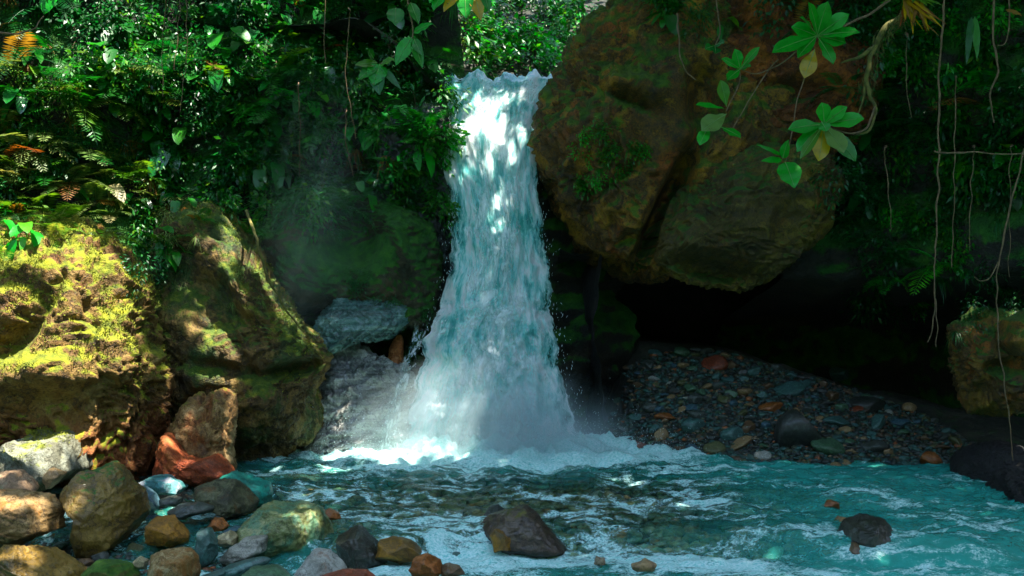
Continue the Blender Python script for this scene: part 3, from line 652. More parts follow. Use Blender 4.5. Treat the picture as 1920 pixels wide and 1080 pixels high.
SPECIAL = [
 (1340, 690, 46, .8, .7, 'red', 0, 'large rust red boulder at the top of the gravel bar'),
 (1375, 690, 22, .8, .9, 'brown', 0, 'small brown stone just right of the rust red boulder'),
 (1478, 738, 62, .6, .45, 'teal', 12, 'pair-topped blue-green slab high on the gravel bar'),
 (1500, 728, 44, .4, .35, 'teal', 28, 'slanting blue-green slab behind the blue-green slab'),
 (1577, 712, 30, .5, 1.4, 'teal', 60, 'upright blue-green shard alone in the cave mouth'),
 (1498, 832, 88, .9, .95, 'dark', 0, 'big round blackish stone in the middle of the gravel bar'),
 (1445, 768, 50, .6, .35, 'orange', 10, 'flat orange stone in the middle of the gravel bar'),
 (1408, 762, 26, .6, .35, 'tan', 5, 'thin tan stone left of the flat orange stone'),
 (1398, 738, 36, .6, .35, 'tan', 0, 'flat yellowish stone below the rust red boulder'),
 (1385, 836, 52, .35, .32, 'tan', 28, 'long tan slab slanting up to the right near the waterline'),
 (1400, 808, 36, .7, .7, 'brown', 20, 'brown block behind the long tan slab'),
 (1372, 822, 46, .7, .6, 'teal', 15, 'teal block left of the long tan slab'),
 (1300, 806, 48, .8, .6, 'teal', 0, 'smooth teal stone on the left of the gravel bar'),
 (1248, 786, 40, .6, .4, 'orange', 0, 'rust orange stone half veiled by spray'),
 (1195, 848, 36, .8, .8, 'pinkish_red', 0, 'dull red stone in the spray at the left end of the bar'),
 (1240, 822, 26, .7, 1.0, 'tan', 0, 'upright tan stone just above the splashing water'),
 (1606, 771, 26, .6, .5, 'red', 5, 'brick red stone at the back of the gravel bar'),
 (1578, 768, 26, .8, .6, 'green', 0, 'dull green stone left of the brick red stone'),
 (1702, 771, 30, .8, .7, 'tan', 10, 'tan lump at the right end of the back of the bar'),
 (1584, 810, 24, .7, .6, 'tan', 0, 'small golden tan stone behind the big green slab'),
 (1642, 800, 46, .35, .5, 'teal', 48, 'teal slab leaning steeply right of centre'),
 (1690, 796, 40, .6, .35, 'blue', 0, 'flat blue-grey stone right of the steep teal slab'),
 (1570, 796, 50, .7, .4, 'teal', 0, 'flat teal stone behind the golden tan stone'),
 (1552, 845, 60, .8, .55, 'green', -20, 'big dull green slab beside the big round blackish stone'),
 (1742, 872, 44, .8, .75, 'orange', -15, 'bright orange stone at the waterline on the right'),
 (1795, 835, 34, .6, .5, 'olive', -30, 'yellow-olive stone at the right end of the bar'),
 (1770, 842, 30, .5, .4, 'brown', 0, 'flat brown stone left of the yellow-olive stone'),
 (1665, 852, 22, .7, .9, 'tan', -30, 'small tan stone tilted above the waterline'),
 (1340, 846, 40, .8, .6, 'olive', 0, 'olive stone near the waterline left of the long tan slab'),
 (1640, 842, 46, .8, .5, 'slate', 0, 'grey slate slab near the waterline'),
 (1625, 770, 70, .8, .5, 'dark', 0, 'broad blackish slab at the back of the bar'),
]
STONE['pinkish_red'] = rock_mat('stone_pinkish_red', tri((0.26, 0.12, 0.09)), 7, .5)
SHAPES['pinkish_red'] = [make_mesh('stone', *stone_shape(77, 3), [STONE['pinkish_red']])]; COLN['pinkish_red'] = 'dull red'
taken = []
for s in SPECIAL:
    bar_stone(*s[:7], label=s[7]); taken.append((s[0], s[1], s[2]))
kinds = ['teal'] * 7 + ['slate'] * 6 + ['dark'] * 7 + ['green'] * 4 + ['blue'] * 3 + ['brown'] * 3 + ['olive'] * 3 + ['tan'] * 2 + ['orange'] * 1 + ['pale'] * 1
cnt = 0
while cnt < 230:
    px, py, h = on_bar(); w = random.uniform(13, 26) * (1 if random.random() < .8 else 1.5)
    if any(abs(px - a) < (c + w) * .42 and abs(py - b_) < (c + w) * .25 for a, b_, c in taken): continue
    taken.append((px, py, w * .6)); k = random.choice(kinds)
    bar_stone(px, py, w, random.uniform(.5, 1), random.uniform(.35, .7), k, random.uniform(-25, 25), label=near_special(px, py, w, k), group=f'{COLN[k]} stones of the gravel bar')
    cnt += 1

fill, tries = [], 0
def core_name(l):
    for cut in (' with', ' at', ' wedged', ' lying', ' patched', ' under', ' touching', ' between', ' above', ' in', ' beside', ' pointing', ' right', ' left', ' behind', ' cut', ' covered', ' standing', ' just', ' breaking', ' awash', ' below'): l = l.split(cut + ' ')[0]
    return l
while len(fill) < 48 and tries < 4000:
    tries += 1
    px, py = random.uniform(90, 860), random.uniform(895, 1075); h = hit(px, py)
    if not h or h[1].z < .6 or h[0].z > .3 or h[0].y > 11 or (px > 700 and py < 1030) or any(abs(px - a) < 22 and abs(py - c) < 12 for a, c in fill): continue
    fill.append((px, py)); k = random.choice(['teal', 'slate', 'dark', 'brown', 'olive', 'green', 'tan', 'slate', 'brown', 'blue']); w = random.uniform(20, 46)
    fi = min(range(len(FG)), key=lambda q: (FGN[q][0] - px) ** 2 + (FGN[q][1] - py) ** 2); dx, dy = px - FGN[fi][0], py - FGN[fi][1]
    rel = ('right of' if dx > 0 else 'left of') if abs(dx) > abs(dy) else ('in front of' if dy > 0 else 'behind')
    o = bar_stone(px, py, w, random.uniform(.6, 1), random.uniform(.4, .75), k, random.uniform(-25, 25), label=f'{"small" if w < 32 else "fist-sized"} {COLN[k]} stone on the bank {rel} the {core_name(FG[fi][4])}', group='small stones of the left bank')
    o.name = 'bank_stone'
def scatter_stones(name, pts, sizes, material, label, seed, sub=1):
    rg = np.random.default_rng(seed); n = len(pts); d0, t0 = ico(sub); nv = len(d0)
    shapes = [stone_shape(900 + k, sub, 5)[0] for k in range(12)]
    V = np.zeros((n, nv, 3)); rn = rg.random(n)
    for i in range(n):
        a = rg.uniform(0, 6.28); ca, sa = math.cos(a), math.sin(a); tl = rg.uniform(-.4, .4)
        s = shapes[i % 12] * np.array([1, rg.uniform(.6, 1), rg.uniform(.35, .7)]) * sizes[i]
        x = s[:, 0] * math.cos(tl) - s[:, 2] * math.sin(tl); z = s[:, 0] * math.sin(tl) + s[:, 2] * math.cos(tl)
        V[i] = np.stack([x * ca - s[:, 1] * sa, x * sa + s[:, 1] * ca, z], 1) + pts[i]
    Fc = (t0[None] + (np.arange(n) * nv)[:, None, None]).reshape(-1, 3)
    me = make_mesh(name, V.reshape(-1, 3), Fc, [material], attrs={'rnd': np.repeat(rn, nv)})
    return tag(link(name, me), label, None, None, 'stuff')
pts, sz = [], []
for i in range(9500):
    px, py, h = on_bar(); s = random.uniform(.014, .034) * (1 + 1.2 * random.random() ** 4); pts.append(tuple(h[0] + Vector((0, 0, s * .2)))); sz.append(s)
scatter_stones('gravel', np.array(pts), sz, M['gravel'], 'small mixed gravel filling the bar between the stones', 5)
pts, sz = [], []
for i in range(6500):
    y = random.uniform(6.4, 12.2); x = random.uniform(-.48, .48) * y
    if x < xl(y) - .1: continue
    h = drop(x, y, 1.0)
    if h is None or h.z > .0: continue
    s = random.uniform(.03, .11); pts.append((h.x, h.y, h.z + s * .2)); sz.append(s)
scatter_stones('river_bed_stones', np.array(pts), sz, M['bed'], 'brown and green stones covering the bed under the water', 6, sub=1)
pts, sz = [], []
for i in range(3000):
    px = random.uniform(-60, 760); py = random.uniform(880, 1085); h = hit(px, py)
    if not h or h[0].z > .5 or h[0].z < -.15 or h[0].y > 11.5 or h[1].z < .3: continue
    s = random.uniform(.012, .05); pts.append(tuple(h[0])); sz.append(s)
scatter_stones('bank_gravel', np.array(pts), sz, M['gravel'], 'dark gravel between the stones of the left bank', 7)

# ------------------------------------------------------------------ water
def water_mat():
    m, nt, b = mat('stream_water'); N = NT(nt); out = nt.nodes['Material Output']
    ge = N.n('ShaderNodeNewGeometry'); v = ge.outputs['Position']
    fo = N.n('ShaderNodeAttribute', attribute_name='foam'); mk = N.n('ShaderNodeAttribute', attribute_name='milk')
    n1 = N.noise(N.map(v, (4.5, 10, 6)), 2.4, 5, .72, .6)
    n2 = N.noise(N.map(v, (14, 30, 12)), 3.2, 3, .7, .4)
    # clear water: transparent body + milky teal scatter + reflection
    tr = N.n('ShaderNodeBsdfTransparent'); tr.inputs[0].default_value = (0.80, 0.97, 0.88, 1)
    df = N.n('ShaderNodeBsdfDiffuse'); df.inputs[0].default_value = (0.04, 0.44, 0.36, 1)
    body = N.n('ShaderNodeMixShader'); N.l(N.math('ADD', mk.outputs['Fac'], N.math('MULTIPLY', N.math('SUBTRACT', n1, .5), .5), clamp=True), body.inputs[0])
    N.l(tr.outputs[0], body.inputs[1]); N.l(df.outputs[0], body.inputs[2])
    gl = N.n('ShaderNodeBsdfGlossy'); gl.inputs['Roughness'].default_value = .12
    fr = N.n('ShaderNodeFresnel'); fr.inputs[0].default_value = 1.2
    bp = N.n('ShaderNodeBump'); bp.inputs['Strength'].default_value = .5; bp.inputs['Distance'].default_value = .04
    N.l(N.math('ADD', n1, N.math('MULTIPLY', n2, .4)), bp.inputs['Height'])
    N.l(bp.outputs[0], gl.inputs['Normal']); N.l(bp.outputs[0], fr.inputs['Normal'])
    w = N.n('ShaderNodeMixShader'); N.l(fr.outputs[0], w.inputs[0]); N.l(body.outputs[0], w.inputs[1]); N.l(gl.outputs[0], w.inputs[2])
    fd = N.n('ShaderNodeBsdfPrincipled'); fd.inputs['Roughness'].default_value = .6
    N.l(N.ramp(n2, [(.35, (0.14, 0.58, 0.52)), (.62, (0.72, 0.90, 0.87))]), fd.inputs['Base Color'])
    N.l(bp.outputs[0], fd.inputs['Normal'])
    ff = N.math('ADD', fo.outputs['Fac'], N.math('ADD', N.math('MULTIPLY', N.math('SUBTRACT', n1, .5), 1.5), N.math('MULTIPLY', N.math('SUBTRACT', n2, .5), 1.1)))
    mx = N.n('ShaderNodeMixShader'); N.l(N.step(ff, .36, 1.0), mx.inputs[0]); N.l(w.outputs[0], mx.inputs[1]); N.l(fd.outputs[0], mx.inputs[2])
    N.l(mx.outputs[0], out.inputs[0])
    return m
M['water'] = water_mat()
def build_river():
    xs = np.linspace(-6.0, 6.6, 520); ys = np.concatenate([np.linspace(-6, 5.9, 50), np.linspace(6, 13.6, 380)])
    X, Y = np.meshgrid(xs, ys, indexing='ij'); x, y = X.ravel(), Y.ravel(); o = 0 * x
    d = np.hypot((x + .10) / 2.1, (y - 12.75))                 # from the foot of the fall
    amp = .065 + .16 * np.exp(-(d / 1.2) ** 2)
    z = amp * fbm(np.stack([x * 1.6, y * 2.6, o], 1), 5, gain=.55)
    z += .05 * ridged(np.stack([x * 1.3 + 3 + .4 * pnoise(np.stack([x, y, o], 1)), y * 3.2, o + 4], 1), 5)
    z += .018 * ridged(np.stack([x * 5 + 3, y * 9, o + 14], 1), 3)
    z += .20 * np.exp(-(d / .7) ** 2) * (1 + 1.5 * fbm(np.stack([x * 4, y * 5, o + 8], 1), 5, gain=.6))
    # a low step where the stream breaks over stones, left of the middle and on the right
    yl = 8.75 + .25 * np.sin(x * 1.3 + .5) + .25 * pnoise(np.stack([x * 1.3, o + 2, o], 1))
    step = sstep(yl + .12, yl - .16, y)
    z -= .16 * step
    z -= .05 * sstep(10.4, 10.0, y + .3 * pnoise(np.stack([x, o, o + 9], 1)))
    wx = x + .35 * pnoise(np.stack([x * 1.2, y * 1.2, o + 6], 1)); wy = y + .25 * pnoise(np.stack([x * 1.1, y * 1.6, o + 16], 1))
    crest = 1 - 2.4 * np.abs(fbm(np.stack([wx * 1.6, wy * 4.8, o + 20], 1), 4))
    patch = fbm(np.stack([x * .9, y * 1.6, o + 33], 1), 3)
    foam = .17 + .62 * sstep(.45, 1.0, crest) * sstep(-.3, .25, patch + .12) + .22 * sstep(.0, .5, patch)
    foam += 1.3 * np.exp(-(np.clip(d - .55, 0, 9) / .55) ** 2)
    foam += (.50 + .5 * patch) * np.exp(-((y - yl + .42) / .34) ** 2) * sstep(-1.5, -.9, x) * (1 - .7 * sstep(1.9, 3.3, x))
    foam += .35 * np.exp(-((y - 9.9) / .25) ** 2) * sstep(.2, 1.2, x) * sstep(2.4, 1.6, x)
    foam += .4 * np.exp(-((y - 9.35 - .1 * np.sin(x * 3)) / .12) ** 2) * sstep(-1.9, -1.4, x) * sstep(-.2, -.8, x)
    for (cx, cy_, r) in [(-.1, 8.75, .5), (2.9, 8.7, .3), (-1.3, 8.1, .3)]:
        foam += .45 * np.exp(-(np.hypot(x - cx, (y - cy_) * 1.4) / r) ** 2)
    foam -= .10 * sstep(2.2, 3.2, x) + .10 * np.exp(-((y - 10.7) / .6) ** 2)
    milk = .20 + .36 * sstep(1.0, 3.0, x) + .25 * np.exp(-(d / 1.7) ** 2) + .25 * sstep(8.7, 8.2, y)
    milk -= .24 * np.exp(-(((x - .3) / 2.2) ** 2 + ((y - 10.0) / 1.1) ** 2))
    me = make_mesh('stream', np.stack([x, y, z], 1), grid_faces(len(xs), len(ys)), [M['water']], attrs={'foam': foam, 'milk': np.clip(milk, 0, 1)})
    return tag(link('stream', me), kind='structure')
stream = build_river()

# the fall: edges read off at rows of the picture, with the distance at which the water drops
ROWS = [(146, 840, 1044, 14.75), (156, 842, 1042, 14.35), (180, 848, 1034, 14.16), (215, 848, 1018, 14.02), (260, 836, 1006, 13.85), (330, 842, 1004, 13.66), (400, 851, 1008, 13.50), (450, 853, 1013, 13.42),
        (500, 850, 1018, 13.35), (560, 836, 1024, 13.25), (600, 820, 1030, 13.18), (650, 806, 1038, 13.1), (700, 796, 1044, 13.04), (760, 776, 1058, 12.98), (820, 752, 1074, 12.92), (885, 715, 1105, 12.85)]
rows = np.array(ROWS, float)
STRAND = np.array([(618, 772, 812, 13.05), (660, 752, 800, 13.0), (700, 735, 790, 12.95), (780, 706, 775, 12.9), (880, 662, 765, 12.85)], float)
def fall_point(u, t, fwd=0.0, grow=1.0, rows=rows):
    """u across 0..1, t down 0..1"""
    k = t * (len(rows) - 1)
    i = np.arange(len(rows))
    py = np.interp(k, i, rows[:, 0]); l = np.interp(k, i, rows[:, 1]); r = np.interp(k, i, rows[:, 2]); Y = np.interp(k, i, rows[:, 3])
    c = (l + r) / 2; hw = (r - l) / 2 * grow
    px = c + (u * 2 - 1) * hw
    bul = (.16 + .18 * t) * (1 - (2 * u - 1) ** 2)
    Yc = Y - bul - fwd
    x = (px - 960) / F * Y; z = CAM_H - (py - 540) / F * Y
    return np.stack([x, Yc, z], 1)
def fall_mat(name, dens, seed, core=False):
    m, nt, b = mat(name); N = NT(nt); out = nt.nodes['Material Output']
    tc = N.n('ShaderNodeTexCoord'); uv = tc.outputs['UV']
    sp = N.n('ShaderNodeSeparateXYZ'); N.l(uv, sp.inputs[0]); u, t = sp.outputs[0], sp.outputs[1]
    n1 = N.noise(N.map(uv, (6.5, 11, 1), loc=(seed, seed * .7, seed)), 1.0, 5, .62, .6)      # billows
    n2 = N.noise(N.map(uv, (22, 16, 1), loc=(seed * 1.3, 0, seed)), 1.0, 4, .65, .4)      # streaks
    n3 = N.noise(N.map(uv, (80, 60, 1), loc=(seed, 0, seed)), 1.0, 2, .6, .2)       # lace
    f = N.math('ADD', N.math('MULTIPLY', n1, .58), N.math('ADD', N.math('MULTIPLY', n2, .27), N.math('MULTIPLY', n3, .15)))
    col = N.ramp(f, [(.39, (0.03, 0.40, 0.37)), (.455, (0.20, 0.68, 0.64)), (.51, (0.60, 0.90, 0.87)), (.565, (0.95, 0.98, 0.98))])
    N.l(col, b.inputs['Base Color']); b.inputs['Roughness'].default_value = .35
    b.inputs['Subsurface Weight'].default_value = 0.0
    bp = N.n('ShaderNodeBump'); bp.inputs['Strength'].default_value = .7; bp.inputs['Distance'].default_value = .05
    N.l(f, bp.inputs['Height']); N.l(bp.outputs[0], b.inputs['Normal'])
    tl = N.n('ShaderNodeBsdfTranslucent'); N.l(col, tl.inputs[0])
    mx0 = N.n('ShaderNodeMixShader'); mx0.inputs[0].default_value = .3
    N.l(b.outputs[0], mx0.inputs[1]); N.l(tl.outputs[0], mx0.inputs[2])
    e = N.math('MINIMUM', u, N.math('SUBTRACT', 1.0, u))
    edge = N.math('MULTIPLY', N.math('MINIMUM', N.math('DIVIDE', e, .32 if core else .36), 1.0), 1.0)
    a = N.math('ADD', N.math('MULTIPLY', edge, 1.0 if core else .55), N.math('ADD', N.math('MULTIPLY', N.math('SUBTRACT', f, .5), 2.6), dens))
    al = N.step(a, .22, .85)
    tr = N.n('ShaderNodeBsdfTransparent')
    mx = N.n('ShaderNodeMixShader'); N.l(al, mx.inputs[0]); N.l(tr.outputs[0], mx.inputs[1]); N.l(mx0.outputs[0], mx.inputs[2])
    N.l(mx.outputs[0], out.inputs[0])
    return m
def fall_sheet(name, parent, fwd, grow, amp, material, seed, nu=150, nv=330, t0=0.0, t1=1.0, rows=rows):
    U, T = np.meshgrid(np.linspace(0, 1, nu), np.linspace(t0, t1, nv), indexing='ij'); u, t = U.ravel(), T.ravel()
    v = fall_point(u, t, fwd, grow, rows)
    q = np.stack([u * 4.5 + seed, t * 9, 0 * u + seed], 1)
    disp = amp * (1.2 * fbm(q, 4) + .22 * fbm(q * np.array([4, 1.6, 1]), 3) + .6 * ridged(q * 1.5 + 3, 3) - .3)
    v[:, 1] -= disp * (.35 + .9 * t)
    eg = (np.abs(2 * u - 1)) ** 3
    v[:, 0] += .5 * amp * fbm(q + 40, 4) + eg * np.sign(u - .5) * (.03 + .14 * t) * np.clip(fbm(np.stack([np.sign(u - .5) * 7 + seed, t * 16, 0 * u], 1), 5), -.35, .8)
    v[:, 2] += .4 * amp * fbm(q + 80, 3) * sstep(.0, .1, t) + .20 * sstep(.14, .0, t) * (fbm(np.stack([u * 6, t * 3, 0 * u + 5], 1), 4) + .05)
    me = make_mesh(name, v, grid_faces(nu, nv), [material], uv=np.stack([u, t], 1))
    return link(name, me, parent)
fall = link('waterfall', None, loc=(0, 0, 0))
tag(fall, 'tall white and turquoise waterfall dropping between the mossy overhang and the huge boulder', 'waterfall')
fall_sheet('water_body', fall, 0.0, 1.08, .10, fall_mat('fall_core', .55, 1.0, True), 1)
fall_sheet('water_veil', fall, .07, 1.10, .12, fall_mat('fall_veil_a', -.12, 7.0), 7, 110, 240, .06, 1)
fall_sheet('water_veil', fall, .15, 1.28, .16, fall_mat('fall_veil_b', -.20, 13.0), 13, 110, 240, .34, 1)
fall_sheet('water_veil', fall, .20, 1.75, .20, fall_mat('fall_veil_c', -.22, 23.0), 23, 120, 160, .58, 1)
fall_sheet('water_strand', fall, .0, 1.0, .05, fall_mat('fall_strand', -.16, 31.0), 31, 60, 120, rows=STRAND)
def upstream():
    U, T = np.meshgrid(np.linspace(0, 1, 40), np.linspace(0, 1, 50), indexing='ij'); u, t = U.ravel(), T.ravel()
    a = fall_point(u, 0 * u); y = 14.75 + t * 5
    z = 4.74 + .03 * fbm(np.stack([a[:, 0] * 3, y * 2, 0 * y], 1), 3) + .10 * t
    z = np.where(t < .02, a[:, 2] - .08, z)
    me = make_mesh('upper_stream', np.stack([a[:, 0] * (1 + t * .3) + t * .4, np.where(t < .02, a[:, 1], y), z], 1), grid_faces(40, 50), [M['water']],
                   attrs={'foam': .95 + 0 * u, 'milk': .8 + 0 * u})
    return tag(link('upper_stream', me), kind='structure')
upstream()
# drops: small stretched beads thrown from the edges of the fall and the foot
OCT = np.array([(1, 0, 0), (-1, 0, 0), (0, 1, 0), (0, -1, 0), (0, 0, 1), (0, 0, -1)], float)
OCTF = np.array([(0, 2, 4), (2, 1, 4), (1, 3, 4), (3, 0, 4), (2, 0, 5), (1, 2, 5), (3, 1, 5), (0, 3, 5)])
def beads(name, pts, wid, lng, tilt, material, parent=None):
    n = len(pts); V = OCT[None] * np.stack([wid, wid, lng], 1)[:, None, :]
    sx = V[:, :, 2] * tilt[:, None]; V[:, :, 0] += sx
    V = V + pts[:, None, :]
    Fc = (OCTF[None] + (np.arange(n) * 6)[:, None, None]).reshape(-1, 3)
    return link(name, make_mesh(name, V.reshape(-1, 3), Fc, [material]), parent)
m, nt, b = mat('drops'); b.inputs['Base Color'].default_value = (0.72, 0.86, 0.87, 1); b.inputs['Roughness'].default_value = .3
M['drops'] = m
n = 1500
t = rng.random(n) ** .75; side = rng.random(n) < .5
eu = rng.normal(0, .07, n); u = np.where(side, eu, 1.0 - eu)
u = np.where(rng.random(n) < .3, rng.random(n), u)
p = fall_point(u, t, .12); p[:, 1] -= rng.random(n) * .12; p[:, 0] += rng.normal(0, .03, n) * (.3 + t)
o = beads('fall_drops', p, rng.uniform(.0015, .0045, n), rng.uniform(.004, .022, n), rng.normal(0, .3, n), M['drops'], fall); tag(o, kind='stuff')
n = 16000
a = rng.normal(0, 1, (n, 3)); r_ = np.abs(rng.normal(0, .55, n))
p = np.stack([rng.normal(.0, 1.0, n) - .15, 12.75 - np.abs(rng.normal(0, .28, n)), .02 + np.abs(rng.normal(0, .30, n)) ** 1.2 * np.exp(-rng.random(n))], 1)
o = beads('spray', p, rng.uniform(.0012, .0042, n), rng.uniform(.002, .009, n), rng.normal(0, .4, n), M['drops']); tag(o, 'fine white spray of drops thrown up at the foot of the waterfall', None, None, 'stuff')

# mist: spray hanging in the air, thinning out from its middle
def mist(name, loc, scale, dens, label, col=(0.78, 0.96, 1.0), nscale=2.2):
    m = bpy.data.materials.new(name); m.use_nodes = True; nt = m.node_tree; nt.nodes.clear(); N = NT(nt)
    out = N.n('ShaderNodeOutputMaterial'); pv = N.n('ShaderNodeVolumePrincipled'); pv.inputs['Color'].default_value = (*col, 1); pv.inputs['Anisotropy'].default_value = .0
    tc = N.n('ShaderNodeTexCoord'); ln = N.n('ShaderNodeVectorMath', operation='LENGTH'); N.l(tc.outputs['Object'], ln.inputs[0])
    fall_ = N.step(ln.outputs['Value'], 1.0, .05)
    nz = N.noise(tc.outputs['Object'], nscale, 3, .6)
    N.l(N.math('MULTIPLY', N.math('MULTIPLY', fall_, N.step(nz, .3, .7)), dens), pv.inputs['Density'])
    N.l(pv.outputs[0], out.inputs['Volume'])
    d, t = ico(4)
    return tag(link(name, make_mesh(name, d, t, [m]), loc=loc, scale=scale), label, None, None, 'stuff')
mist('mist', (-.25, 12.3, .2), (1.8, .65, 1.2), 5.4, 'white mist over the foot of the waterfall')
mist('mist', (-2.15, 12.2, 2.7), (.95, .7, 2.2), .10, 'faint blue mist hanging before the dark cliff left of the waterfall', (0.6, 0.95, 0.97), 1.3)
cy.volume_step_rate = 1.5; cy.volume_max_steps = 64

# ------------------------------------------------------------------ plants
def norm(v): return v / (np.linalg.norm(v) + 1e-9)
def leaf_rows(L, W, n=7, fold=.18, curl=.25, shape='ovate', wav=0.0):
    """a blade along +x with a folded midrib, drooping to its tip"""
    V = []; t = np.linspace(0, 1, n + 1)
    if shape == 'ovate': w = np.sin(np.pi * t ** .75) ** .8
    elif shape == 'obovate': w = np.sin(np.pi * t ** 1.5) ** .75
    elif shape == 'heart': w = np.where(t < .12, .55 + t * 3.2, np.sqrt(np.clip(1 - ((t - .2) / .8) ** 2, 0, 1)) * .95)
    else: w = (1 - t) ** .6 * np.clip(t * 8, .25, 1)
    w = w * W / 2; w[-1] = W * .015
    for i in range(n + 1):
        x = L * t[i]; z = -curl * L * t[i] ** 2
        zz = fold * w[i] + wav * W * math.sin(i * 2.1)
        V += [(x, -w[i], z + zz), (x, 0, z), (x, w[i], z + zz * (.6 if wav else 1))]
    Fc = []
    for i in range(n):
        a = i * 3; b = a + 3
        Fc += [(a, b, b + 1, a + 1), (a + 1, b + 1, b + 2, a + 2)]
    return np.array(V), np.array(Fc)
def tube(path, rad, sides=6):
    path = np.asarray(path, float); n = len(path); rad = np.broadcast_to(rad, n)
    V = []; t = np.gradient(path, axis=0)
    up = np.array([.13, .97, .2])
    for i in range(n):
        d = norm(t[i]); a = norm(np.cross(d, up)); b_ = np.cross(d, a)
        for k in range(sides):
            th = 2 * math.pi * k / sides; V.append(path[i] + rad[i] * (a * math.cos(th) + b_ * math.sin(th)))
    Fc = []
    for i in range(n - 1):
        for k in range(sides):
            k2 = (k + 1) % sides; Fc.append((i * sides + k, i * sides + k2, (i + 1) * sides + k2, (i + 1) * sides + k))
    return np.array(V), np.array(Fc)
def smooth_path(pts, n=8, wob=0.0, seed=0):
    pts = np.asarray([tuple(p) for p in pts], float); k = len(pts); out = []
    ext = np.vstack([2 * pts[0] - pts[1], pts, 2 * pts[-1] - pts[-2]])
    for i in range(k - 1):
        p0, p1, p2, p3 = ext[i:i + 4]
        for t in np.linspace(0, 1, n, endpoint=False):
            out.append(.5 * (2 * p1 + (p2 - p0) * t + (2 * p0 - 5 * p1 + 4 * p2 - p3) * t * t + (3 * p1 - p0 - 3 * p2 + p3) * t ** 3))
    out.append(pts[-1]); out = np.array(out)
    if wob: out += wob * np.stack([pnoise(out * 6 + seed), pnoise(out * 6 + 50 + seed), pnoise(out * 6 + 90 + seed)], 1)
    return out
def join(parts):
    vs, fs, k = [], [], 0
    for v, f in parts: vs.append(v); fs.append(f + k); k += len(v)
    return np.concatenate(vs), np.concatenate(fs)

def frond_mesh(L, W, n, curl, matl, seed):
    rg = np.random.default_rng(seed); parts = []; t = np.linspace(0, 1, 9)
    sp = lambda s: np.array([L * s * (1 - .12 * s), .04 * L * math.sin(s * 2 + seed), .30 * L * s - curl * L * s ** 2])
    parts.append(tube([sp(s) for s in t], np.linspace(.006, .0015, 9), 4))
    V, Q = [], []
    for i in range(n):
        s = .10 + .90 * i / n; w = W * (math.sin(math.pi * min(1, s * .93 + .05)) ** .7) * (1.05 - .35 * s)
        b = sp(s); d = norm(sp(min(1, s + .02)) - b)
        for sd in (-1, 1):
            tip = b + w * (np.array([.38, sd * 1.0, 0]) + rg.normal(0, .05, 3)) + np.array([0, 0, -.22 * w - .15 * w * rg.random()])
            mid = (b * .45 + tip * .55); hw = L / n * .62
            k = len(V)
            V += [b - d * hw * .5, mid + d * hw * .5 + np.array([0, 0, .004]), tip, mid - d * hw * .62]
            Q.append((k, k + 3, k + 2, k + 1))
    parts.append((np.array(V), np.array(Q)))
    v, f = join(parts)
    return make_mesh('frond', v, f, [matl], smooth=False)
FROND = {k: [frond_mesh(.5 * s, .15 * s, 17, c, LEAF[k], i) for i, (s, c) in enumerate([(1, .45), (.85, .7), (1.15, .6)])] for k in ('shade', 'deep', 'lime', 'pale', 'dry', 'bright')}
def blade_leaf(L, W, pet, curl, matl, shape, seed):
    rg = np.random.default_rng(seed)
    v, f = leaf_rows(L, W, 8, .22, curl, shape, .03)
    a = R(38); c_, s_ = math.cos(a), math.sin(a)
    v = np.stack([v[:, 0] * c_ + v[:, 2] * s_, v[:, 1], -v[:, 0] * s_ + v[:, 2] * c_], 1)
    path = np.array([(pet * t, 0, pet * (.9 * t - .35 * t * t)) for t in np.linspace(0, 1, 6)])
    pv, pf = tube(path, np.linspace(.006, .003, 6), 4)
    v = v + path[-1]
    vv, ff = join([(pv, pf), (v, f)])
    return make_mesh('leaf', vv, ff, [matl])
BLADE = {}
for k in ('shade', 'deep', 'gloss', 'bright', 'pale'):
    BLADE[k] = [blade_leaf(.24, .15, .16, .3, LEAF[k], 'heart', 1), blade_leaf(.27, .11, .10, .35, LEAF[k], 'ovate', 2), blade_leaf(.19, .12, .2, .2, LEAF[k], 'heart', 3)]
def shrub_mesh(n, rx, rz, ll, lw, matl, seed, droop=.5):
    rg = np.random.default_rng(seed); V, Q, rn = [], [], []
    cl = rg.normal(0, 1, (max(4, n // 28), 3)); cl /= np.linalg.norm(cl, axis=1)[:, None]; cl *= rg.uniform(.25, 1, (len(cl), 1)); cl[:, 0] = np.abs(cl[:, 0]) * .8
    for i in range(n):
        c = cl[rg.integers(len(cl))] + rg.normal(0, .22, 3)
        p = c * np.array([rx, rx, rz]) + np.array([rx * .2, 0, 0])
        d = norm(c * np.array([1, 1, .6]) + rg.normal(0, .5, 3) + np.array([.35, 0, -droop])); s = norm(np.cross(d, rg.normal(0, 1, 3) * .5 + np.array([.4, 0, 1])))
        L = ll * rg.uniform(.6, 1.3); W = lw * rg.uniform(.7, 1.2); nn = np.cross(d, s)
        k = len(V)
        V += [p, p + d * L * .5 + s * W * .5 + nn * W * .12, p + d * L - np.array([0, 0, .12 * L]), p + d * L * .5 - s * W * .5 + nn * W * .12]
        Q += [(k, k + 1, k + 2), (k, k + 2, k + 3)]; rn += [rg.random()] * 4
    return make_mesh('foliage', np.array(V), np.array(Q), [matl], attrs={'rnd': rn}, smooth=False), cl * np.array([rx, rx, rz])
def stems_mesh(cl, seed):
    parts = [tube(smooth_path([(-.06, 0, -.05), c * .5 + np.array([0, 0, .03]), c], 4, .02, seed), np.linspace(.007, .002, 9), 4) for c in cl[:7]]
    v, f = join(parts); return make_mesh('stem', v, f, [M['bark']])
SHRUB = {}
